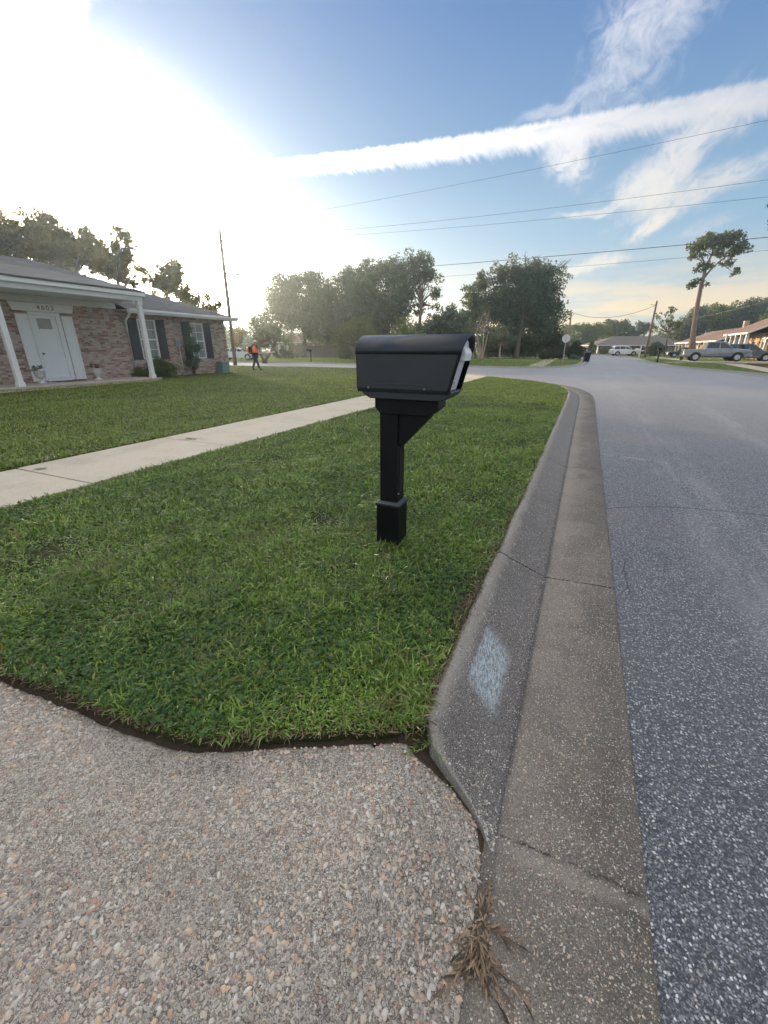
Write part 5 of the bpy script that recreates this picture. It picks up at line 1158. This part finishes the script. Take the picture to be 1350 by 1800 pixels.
# ------------------------------------------------------------------ vehicles
def wheels(root, xs_, hw_, r, wid=.22):
    for x in xs_:
        for s in (-1, 1):
            t = MB(); t.lathe([(r*.62, -wid/2), (r*.94, -wid/2), (r, -wid/3), (r, wid/3), (r*.94, wid/2), (r*.62, wid/2)], (x, s*(hw_-wid/2), r), 20, 'y')
            w_ = t.build('wheel', M['tyre'], root); y = s*(hw_+.008)
            m_ = MB(); m_.lathe([(r*.60, 0), (r*.60, -.03*s), (r*.5, -.035*s), (r*.12, -.01*s)], (x, s*(hw_-.0)+.002*s, r), 16, 'y')
            m_.build('rim', M['rim'], w_)
def car(name, loc, rz, body, cab, W_, wx, r, paint, label, cat='car', group='parked vehicles', extra=None, tail=True, belt=None):
    """body & cab: side outlines (x forward, z up). cab narrows upward."""
    root = empty(name, loc, label, cat, rz=rz, group=group); hw_ = W_/2
    mb = MB(); n = len(body); zmin = min(z for _, z in body); zmax = max(z for _, z in body)
    def wid(z): t = (z-zmin)/(zmax-zmin); return hw_*(.93+.07*math.sin(math.pi*min(1, t*1.15)))
    cols = []
    for sy, k in ((-1, 1), (-1, .86), (1, .86), (1, 1)):
        cols.append([(x*(1 if k == 1 else 1.0)+(0 if k == 1 else (.05 if x > 0 else -.05)), sy*wid(z)*k, z+(0 if k == 1 else (.02 if z > .7 else 0))) for x, z in body])
    for c in cols: mb.v += c
    for j in range(3):
        for i in range(n): mb.f.append((j*n+i, j*n+(i+1) % n, (j+1)*n+(i+1) % n, (j+1)*n+i)); mb.sm.append(False)
    mb.f += [tuple(range(n))[::-1], tuple(range(3*n, 4*n))]; mb.sm += [False]*2
    B = mb.build('body', paint, root, bevel=.03)
    z0c = min(z for _, z in cab); z1c = max(z for _, z in cab); tn_ = (lambda z: hw_*(.90-.20*(z-z0c)/(z1c-z0c)))
    cm = MB(); m = len(cab); cm.add([(x, -tn_(z), z) for x, z in cab]+[(x, tn_(z), z) for x, z in cab], [tuple(range(m))[::-1], tuple(range(m, 2*m))]+[(i, (i+1) % m, m+(i+1) % m, m+i) for i in range(m)])
    cm.build('cabin', paint, root, bevel=.02)
    cx = sum(x for x, _ in cab)/m; zc2 = (z0c+z1c)/2
    ins = [(cx+(x-cx)*.90, zc2+.0+(z-zc2)*.72) for x, z in cab]; xa = min(x for x, _ in ins); xb = max(x for x, _ in ins)
    nwin = 3 if (xb-xa) > 2.6 else 2
    for s in (-1, 1):
        for w_i in range(nwin):
            a = xa+(xb-xa)*w_i/nwin+.035; b2 = xa+(xb-xa)*(w_i+1)/nwin-.035
            def clipx(poly, X_, keep_gt):
                o = []
                for i in range(len(poly)):
                    p, q = poly[i], poly[(i+1) % len(poly)]; ip = (p[0] > X_) == keep_gt; iq = (q[0] > X_) == keep_gt
                    if ip: o.append(p)
                    if ip != iq: t = (X_-p[0])/(q[0]-p[0]); o.append((X_, p[1]+t*(q[1]-p[1])))
                return o
            pl = clipx(clipx(ins, a, True), b2, False)
            if len(pl) < 3: continue
            q = MB(); k = len(pl); q.add([(x, s*(tn_(z)+.004), z) for x, z in pl]+[(x, s*(tn_(z)-.01), z) for x, z in pl], [tuple(range(k)), tuple(range(k, 2*k))]+[(i, (i+1) % k, k+(i+1) % k, k+i) for i in range(k)])
            q.build('side_window', M['cglass'], root)
    # windscreen and rear glass on the raked edges of the cab
    fr_ = sorted(cab, key=lambda p: -p[0])[:2]; bk = sorted(cab, key=lambda p: p[0])[:2]
    for (pa, pb_), nm in ((fr_, 'windscreen'), (bk, 'rear_window')):
        lo, hi = (pa, pb_) if pa[1] < pb_[1] else (pb_, pa); dx = .006 if nm == 'windscreen' else -.006
        A1 = (lo[0]+(hi[0]-lo[0])*.12+dx, lo[1]+(hi[1]-lo[1])*.12); B1 = (lo[0]+(hi[0]-lo[0])*.88+dx, lo[1]+(hi[1]-lo[1])*.88)
        q = MB(); q.add([(A1[0], -tn_(A1[1])*.9, A1[1]+.004), (A1[0], tn_(A1[1])*.9, A1[1]+.004), (B1[0], tn_(B1[1])*.9, B1[1]+.004), (B1[0], -tn_(B1[1])*.9, B1[1]+.004)], [(0, 1, 2, 3)]); q.build(nm, M['cglass'], root)
    # wheel arches
    for x in wx:
        for s in (-1, 1):
            q = MB(); arc = [(x+r*1.2*math.cos(math.pi*k/12), r+r*1.2*math.sin(math.pi*k/12)) for k in range(13)]; arc = [(x+r*1.2, zmin)]+arc+[(x-r*1.2, zmin)]
            q.prism(arc, s*(hw_*.985), s*(hw_*.90)); q.build('wheel_arch', M['dark'], root)
    wheels(root, wx, hw_, r)
    xf = max(x for x, _ in body); xr = min(x for x, _ in body)
    zl = zmin+(zmax-zmin)*.62
    for s in (-1, 1):
        MB().box(xf-.10, xf+.012, s*hw_*.60, s*hw_*.93, zl-.07, zl+.08).build('headlight', M['lampglass'], root, bevel=.01)
        MB().box(xr-.012, xr+.10, s*hw_*.74, s*hw_*.95, zl-.10, zl+.14).build('tail_light', M['lampred'], root, bevel=.01)
        MB().box(cx+(xb-cx)*.86, cx+(xb-cx)*.86+.12, s*hw_*.95, s*(hw_+.14), z0c+.02, z0c+.16).build('mirror', paint, root, bevel=.02)
    if extra: extra(root, hw_)
    return root
def truck_extra(root, hw_):
    MB().box(-2.72, -1.02, -hw_*.80, hw_*.80, 1.13, 1.16).build('bed_cover', M['dark'], root)
    MB().box(-2.86, -2.74, -hw_*.9, hw_*.9, .50, .66).build('bumper', M['rim'], root); MB().box(2.72, 2.86, -hw_*.92, hw_*.92, .48, .68).build('bumper', M['rim'], root)
    MB().box(2.745, 2.76, -hw_*.55, hw_*.55, .72, 1.0).build('grille', M['dark'], root)
    MB().box(-.98, 1.35, -hw_-.03, -hw_+.06, .42, .47).build('side_step', M['dark'], root)
    for x in (.35, -.55): MB().box(x, x+.14, -hw_-.012, -hw_+.01, .98, 1.01).build('door_handle', M['rim'], root)
    MB().box(-.99, -.975, -hw_-.002, -hw_+.01, .55, 1.10).build('door_seam', M['dark'], root); MB().box(.22, .235, -hw_-.002, -hw_+.01, .55, 1.10).build('door_seam', M['dark'], root)
truck_body = [(-2.78, .52), (-2.75, 1.10), (-2.70, 1.14), (-1.0, 1.14), (1.25, 1.14), (1.55, 1.18), (2.55, 1.08), (2.72, .98), (2.76, .52), (2.2, .40), (-2.3, .42)]
truck_cab = [(-1.02, 1.13), (-.92, 1.78), (-.70, 1.86), (.35, 1.86), (.62, 1.80), (1.32, 1.15)]
tk_ = car('pickup_truck', (11.25, 53.0, .16), 0, truck_body, truck_cab, 1.95, (-1.72, 1.72), .40, M['paint_silver'], 'silver crew-cab pickup truck parked across the driveway by the pine', 'pickup truck', extra=truck_extra)
tk_.scale = (.96, .96, .96)
suv_body = [(-2.3, .45), (-2.32, .95), (-2.2, 1.02), (1.1, 1.0), (1.9, .90), (2.2, .78), (2.28, .45), (1.9, .30), (-1.9, .30)]
suv_cab = [(-2.22, 1.0), (-2.02, 1.52), (-1.7, 1.66), (.05, 1.68), (.35, 1.60), (1.12, 1.0)]
car('suv', (15.0, 57.6, .10), R(-3), suv_body, suv_cab, 1.85, (-1.4, 1.4), .36, M['paint_teal'], 'dark grey-green crossover parked just beyond the silver pickup', 'car')
car('sedan', at_z(1365, 626, .15), R(5), suv_body, suv_cab, 1.85, (-1.4, 1.4), .36, M['paint_black'], 'black car cut off at the right edge beyond the grey-green crossover', 'car')
sed_body = [(-2.35, .42), (-2.38, .88), (-2.2, .95), (1.0, .92), (2.0, .80), (2.3, .68), (2.35, .42), (1.9, .28), (-1.9, .28)]
sed_cab = [(-1.75, .92), (-1.05, 1.36), (-.7, 1.43), (.1, 1.43), (.35, 1.36), (1.15, .90)]
car('sedan', at_z(1188, 628, .05)+Vector((1.0, 0, 0)), R(180), sed_body, sed_cab, 1.8, (-1.4, 1.4), .33, M['paint_black'], 'black sedan with bright headlight just left of the pine trunk', 'car')
car('suv', col_d(1095, 82, 0), R(0)+YAW*.8, [(x*1.08, z*1.1) for x, z in suv_body], [(x*1.08, z*1.1) for x, z in suv_cab], 1.95, (-1.5, 1.5), .40, M['paint_white'], 'long white suburban parked across the end of the street', 'car')
car('suv', col_d(1131, 88, 0), R(178), suv_body, suv_cab, 1.85, (-1.4, 1.4), .36, M['paint_black'], 'black vehicle half hidden right of the white suburban', 'car')
car('suv', col_d(971, 66, 0), R(180)+YAW, suv_body, suv_cab, 1.85, (-1.4, 1.4), .38, M['paint_pale'], 'pale blue-white crossover parked behind the low box hedge', 'car')
car('sedan', col_d(1024, 100, 0), R(170), suv_body, suv_cab, 1.85, (-1.4, 1.4), .36, M['paint_white'], 'white car far behind the wheeled bin', 'car')
car('sedan', col_d(420, 52, .0), YAW, sed_body, sed_cab, 1.8, (-1.4, 1.4), .33, M['paint_pale'], 'white sedan behind the utility pole at the house corner', 'car')

# ------------------------------------------------------------------ right-hand houses
def ranch(name, loc, rz, L, Dp, hW, zr, label, wallm, roofm, gable=True, cols=0, winx=(), doorx=None, over=.6, porch=0., colw=.14, gmat=None, chim=None, hipr=None):
    """local x along the front (0..L), front faces local -y at y=0"""
    r = empty(name, loc, label, 'house', rz=rz)
    wm = MB(); y0 = porch; ops = sorted([(x-w_/2, x+w_/2, z0, z1) for x, w_, z0, z1 in winx]+([(doorx-.5, doorx+.5, -.3, 2.1)] if doorx else []))
    x = 0
    for a, b2, z0, z1 in ops:
        wm.box(x, a, y0, y0+.2, -.3, hW); 
        if z0 > -.2: wm.box(a, b2, y0, y0+.2, -.3, z0)
        wm.box(a, b2, y0, y0+.2, z1, hW); x = b2
    wm.box(x, L, y0, y0+.2, -.3, hW); wm.box(0, L, Dp-.2, Dp, -.3, hW); wm.build('wall', wallm, r)
    em = MB(); pass
    for xa in (0, L-.2):
        em = MB(); em.box(xa, xa+.2, y0+.2, Dp-.2, -.3, hW)
        if gable: em.prism([(y0, hW), (Dp, hW), (Dp/2, zr-.12)], xa+.02, xa+.18, 'x')
        em.build('end_wall', gmat or wallm, r)
    rm = MB(); yf, yb = -over, Dp+over; h = 0 if gable else (hipr or Dp/2); ym = Dp/2; th_ = .14
    V8 = [(-over, yf, hW), (L+over, yf, hW), (L+over, yb, hW), (-over, yb, hW), (-over+h, ym, zr), (L+over-h, ym, zr)]
    if gable:
        rm.add([(x_, y_, z_-th_) for x_, y_, z_ in V8]+V8, [(6, 7, 11, 10), (8, 9, 10, 11), (0, 1, 5, 4), (2, 3, 4, 5), (6, 7, 1, 0), (8, 9, 3, 2), (7, 11, 5, 1), (11, 8, 2, 5), (6, 10, 4, 0), (10, 9, 3, 4)])
    else:
        rm.add(V8, [(0, 1, 5, 4), (2, 3, 4, 5), (1, 2, 5), (3, 0, 4), (0, 3, 2, 1)])
    rf_ = rm.build('roof', roofm, r, fix=False)
    fm_ = MB(); fm_.box(-over, L+over, yf-.03, yf-.003, hW-.20, hW+.01)
    if gable:
        for xx in (-over-.03, L+over+.003): fm_.prism([(yf, hW-.20), (yf, hW+.01), (ym, zr+.01), (yb, hW+.01), (yb, hW-.2), (ym, zr-.2)], xx, xx+.027, 'x')
    else: fm_.box(-over-.03, -over-.003, yf, yb, hW-.2, hW+.01); fm_.box(L+over+.003, L+over+.03, yf, yb, hW-.2, hW+.01)
    fm_.build('fascia', M['trim'], r)
    for x, w_, z0, z1 in winx:
        f = MB(); e_ = .07; f.box(x-w_/2, x-w_/2+e_, y0-.02, y0+.12, z0, z1); f.box(x+w_/2-e_, x+w_/2, y0-.02, y0+.12, z0, z1); f.box(x-w_/2+e_, x+w_/2-e_, y0-.02, y0+.12, z0, z0+e_); f.box(x-w_/2+e_, x+w_/2-e_, y0-.02, y0+.12, z1-e_, z1); f.box(x-w_/2+e_, x+w_/2-e_, y0+.02, y0+.1, (z0+z1)/2-.03, (z0+z1)/2+.03)
        F_ = f.build('window', M['trim'], r); MB().box(x-w_/2+e_, x+w_/2-e_, y0+.06, y0+.07, z0+e_, z1-e_).build('pane', M['glass'], F_)
    if doorx: MB().box(doorx-.46, doorx+.46, y0+.04, y0+.09, -.1, 2.06).build('door', M['shutter'], r)
    for i in range(cols):
        x = .25+(L-.5)*i/max(1, cols-1); c = MB(); c.box(x-colw, x+colw, -over+.15, -over+.15+2*colw, -.1, hW-.202); c.build('column', M['trim'], r, bevel=.02)
    if chim: MB().box(chim[0]-.45, chim[0]+.45, ym-.35, ym+.35, zr-.9, zr+1.0).build('chimney', M['brick_tan'], rf_)
    return r
ranch('ranch_house', (col_d(1046, 122, -.2)), YAW*.9, 27, 11, 2.5, 5.0, 'long low ranch house with taupe hip roof at the end of the street', M['brick_red'], M['roof_g'], gable=False, cols=7, winx=[(2.5, 1.2, .7, 2.0), (6, 1.2, .7, 2.0), (10, 1.6, .6, 2.1), (22, 1.2, .7, 2.0)], doorx=13, porch=1.6, over=.8, hipr=8)
ranch('ranch_house', (19.0, 124.5, -.1), R(-90), 36.5, 12.5, 2.65, 5.1, 'tan brick house with long brown gable roof and brick chimney behind the pine', M['brick_tan'], M['roof_b'], gable=True, cols=10, winx=[(4, 1.4, .6, 2.0), (9, 1.4, .6, 2.0), (15, 1.4, .6, 2.0), (20, 1.4, .6, 2.0), (28, 1.6, .6, 2.0), (33, 1.6, .6, 2.0)], doorx=24, porch=1.4, over=.7, gmat=M['siding'], chim=(22, 0))
ranch('porch_house', (18.2, 79.5, .0), R(-90), 9.5, 11, 3.2, 6.0, 'house with tall white porch columns at the right edge', M['brick_tan'], M['roof_b'], gable=True, cols=5, winx=[(2.2, 1.1, .5, 2.2), (4.4, 1.1, .5, 2.2), (7.8, 1.1, .5, 2.2)], doorx=6.1, porch=1.8, over=.7, gmat=M['siding'])
ranch('porch_house', (20.0, 69.9, .0), R(-90), 8.5, 9, 2.6, 4.3, 'lower tan brick wing in front of the white-columned house', M['brick_tan'], M['roof_b'], gable=True, cols=4, winx=[(1.8, 1., .3, 2.1), (4.2, 1., .3, 2.1), (6.6, 1., .3, 2.1)], porch=.6, over=.6, gmat=M['siding'])
# far left: sunlit pale house and timber fence beyond the side street
ranch('cottage', col_d(476, 82, .0), YAW*.6, 11, 7, 2.5, 4.2, 'pale brick cottage glimpsed between the trees behind the fence', M['brick_tan'], M['roof_b'], gable=False, cols=7, winx=[(2, 1., .7, 2.), (8, 1., .7, 2.)], porch=1.2)
ranch('cottage', col_d(570, 76, .0), YAW*.9, 9, 7, 2.5, 4.6, 'brown brick cottage with a low roof behind the grey fence', M['brick_red'], M['roof_g'], gable=True, winx=[(2, 1., .7, 2.), (6.5, 1., .7, 2.)])
fb = col_d(520, 66, 0); FN = empty('timber_fence', fb, 'weathered grey board fence running behind the lawn beyond the side street', 'fence', rz=YAW)
L_ = 11.5; bd = MB(); x = 0
while x < L_: h = 1.75+random.uniform(-.02, .02); bd.box(x, x+.135, 0, .02, .02, h); x += .143
bd.build('boards', M['fence'], FN); MB().box(0, L_, .021, .06, .4, .49).box(0, L_, .021, .06, 1.4, 1.49).build('rail', M['fence'], FN)
for k in range(6): MB().box(k*2.28, k*2.28+.09, .061, .15, -.1, 1.8).build('post', M['fence'], FN)

# ------------------------------------------------------------------ worker with blower
wk = at_z(451, 651, 0); rgt = Vector((math.cos(YAW), math.sin(YAW), 0))
PR = empty('person', wk, 'person in orange shirt, dark trousers and pale cap striding across the lawn', 'person', rz=YAW)
def skin(name, J, E, mat, parent, root='a', sub=2):
    me = bpy.data.meshes.new(name); keys = list(J); me.from_pydata([J[k][0] for k in keys], [(keys.index(a), keys.index(b2)) for a, b2 in E], [])
    me.materials.append(mat); o = bpy.data.objects.new(name, me); COL.objects.link(o); o.parent = parent
    sk = o.modifiers.new('skin', 'SKIN'); sk.use_smooth_shade = True
    for i, k in enumerate(keys):
        r = J[k][1]; me.skin_vertices[0].data[i].radius = r if isinstance(r, tuple) else (r, r); me.skin_vertices[0].data[i].use_root = (i == 0)
    s_ = o.modifiers.new('sub', 'SUBSURF'); s_.levels = s_.render_levels = sub; return o
J = {'pel': ((0, 0, .95), .13), 'sp': ((.02, 0, 1.15), .12), 'ch': ((.03, 0, 1.38), .14), 'nk': ((.05, 0, 1.52), .055), 'hd': ((.08, 0, 1.60), .085), 'ht': ((.08, 0, 1.72), .075),
     'sr': ((.03, -.19, 1.42), .055), 'er': ((.06, -.25, 1.16), .045), 'wr': ((.28, -.22, 1.06), .030), 'hr': ((.36, -.20, 1.05), .035), 'sl': ((.03, .19, 1.42), .055), 'el': ((-.02, .25, 1.15), .045), 'wl': ((.12, .25, .95), .030), 'hl': ((.16, .25, .88), .035),
     'tr': ((.0, -.10, .90), .10), 'kr': ((.14, -.11, .50), .065), 'ar': ((.24, -.11, .10), .045), 'fr': ((.40, -.11, .04), .035), 'tl': ((0, .10, .90), .10), 'kl': ((-.10, .11, .50), .065), 'al': ((-.26, .11, .12), .045), 'fl': ((-.12, .11, .04), .035)}
E_ = [('pel', 'sp'), ('sp', 'ch'), ('ch', 'nk'), ('nk', 'hd'), ('hd', 'ht'), ('ch', 'sr'), ('sr', 'er'), ('er', 'wr'), ('wr', 'hr'), ('ch', 'sl'), ('sl', 'el'), ('el', 'wl'), ('wl', 'hl'), ('pel', 'tr'), ('tr', 'kr'), ('kr', 'ar'), ('ar', 'fr'), ('pel', 'tl'), ('tl', 'kl'), ('kl', 'al'), ('al', 'fl')]
skin('body', J, E_, M['skin'], PR)
def grow(keys, k, ed): return {a: (J[a][0], J[a][1]*k) for a in keys}, ed
Js, Es = grow(['sp', 'ch', 'sr', 'er', 'wr', 'sl', 'el', 'wl'], 1.32, [('sp', 'ch'), ('ch', 'sr'), ('sr', 'er'), ('er', 'wr'), ('ch', 'sl'), ('sl', 'el'), ('el', 'wl')]); Js = {'sp0': ((.01, 0, .98), .165), **Js}; Es = [('sp0', 'sp')]+Es
skin('shirt', Js, Es, M['shirt'], PR)
Jt, Et = grow(['pel', 'tr', 'kr', 'ar', 'tl', 'kl', 'al'], 1.25, [('pel', 'tr'), ('tr', 'kr'), ('kr', 'ar'), ('pel', 'tl'), ('tl', 'kl'), ('kl', 'al')]); skin('trousers', Jt, Et, M['trousers'], PR)
for nm, a, b2 in (('boot', 'ar', 'fr'), ('boot', 'al', 'fl')): skin(nm, {a: (J[a][0], .062), b2: (J[b2][0], .052)}, [(a, b2)], M['plastic_b'], PR)
MB().lathe([(.105, 0), (.108, .04), (.09, .09), (.04, .12)], (.08, 0, 1.70), 14).prism([(.06, 1.70), (.27, 1.69), (.27, 1.705), (.06, 1.72)], -.07, .07).build('cap', M['cap'], PR)
for s in (-1, 1): MB().lathe([(.012, 0), (.012, .01)], (.165, s*.035, 1.645), 8, 'x').build('eye', M['dark'], PR)
MB().add([(.155, -.015, 1.60), (.155, .015, 1.60), (.19, 0, 1.60), (.16, 0, 1.65)], [(0, 1, 2), (0, 2, 3), (1, 3, 2), (0, 3, 1)]).build('nose', M['skin'], PR)
for s in (-1, 1):
    for k in range(5): MB().tube([(.37 if s < 0 else .16, s*.21+(k-2)*.014, 1.05 if s < 0 else .86), (.43 if s < 0 else .18, s*.21+(k-2)*.016, 1.03 if s < 0 else .80)], [.009, .007], 6).build('finger', M['skin'], PR)
LB = empty('leaf_blower', wk+Vector((0, 0, 0)), 'backpack leaf blower with a long pale tube worn by the orange-shirted worker', 'leaf blower', rz=YAW)
MB().box(-.34, -.19, -.17, .17, 1.02, 1.42).build('engine', M['plastic_b'], LB, bevel=.04); MB().lathe([(.15, -.05), (.17, 0), (.15, .05)], (-.40, 0, 1.22), 16, 'x').build('fan_housing', M['shirt'], LB)
for s in (-1, 1): MB().tube([(-.19, s*.10, 1.38), (.02, s*.12, 1.56), (.215, s*.10, 1.40), (.20, s*.11, 1.12), (-.16, s*.10, 1.05)], .022, 6).build('strap', M['plastic_b'], LB)
MB().tube([(-.3, -.2, 1.05), (.0, -.31, 1.0), (.30, -.24, 1.02)], .05, 8).build('hose', M['plastic_b'], LB); MB().tube([(.30, -.24, 1.02), (.85, -.24, 1.06), (1.35, -.24, 1.12)], [.042, .038, .045], 10).build('blower_tube', M['cap'], LB)

# ------------------------------------------------------------------ evening haze over the whole street
hb = MB().box(-1650, 1650, -750, 2650, -1.35, 24); HZ = hb.build('haze', M['dark']); tag(HZ, 'thin evening haze in the air over the whole street', 'haze', kind='stuff')
hm = bpy.data.materials.new('haze_air'); hm.use_nodes = True; ht = NT(hm.node_tree); hm.node_tree.nodes.clear(); ho = ht.n('ShaderNodeOutputMaterial')
hv = ht.n('ShaderNodeVolumePrincipled', {'Color': (.78, .92, 1.0), 'Density': .0011, 'Anisotropy': .80}); ht.L.new(hv.outputs[0], ho.inputs['Volume'])  # forward scatter also stands in for milky lens flare at the left
HZ.data.materials.clear(); HZ.data.materials.append(hm)
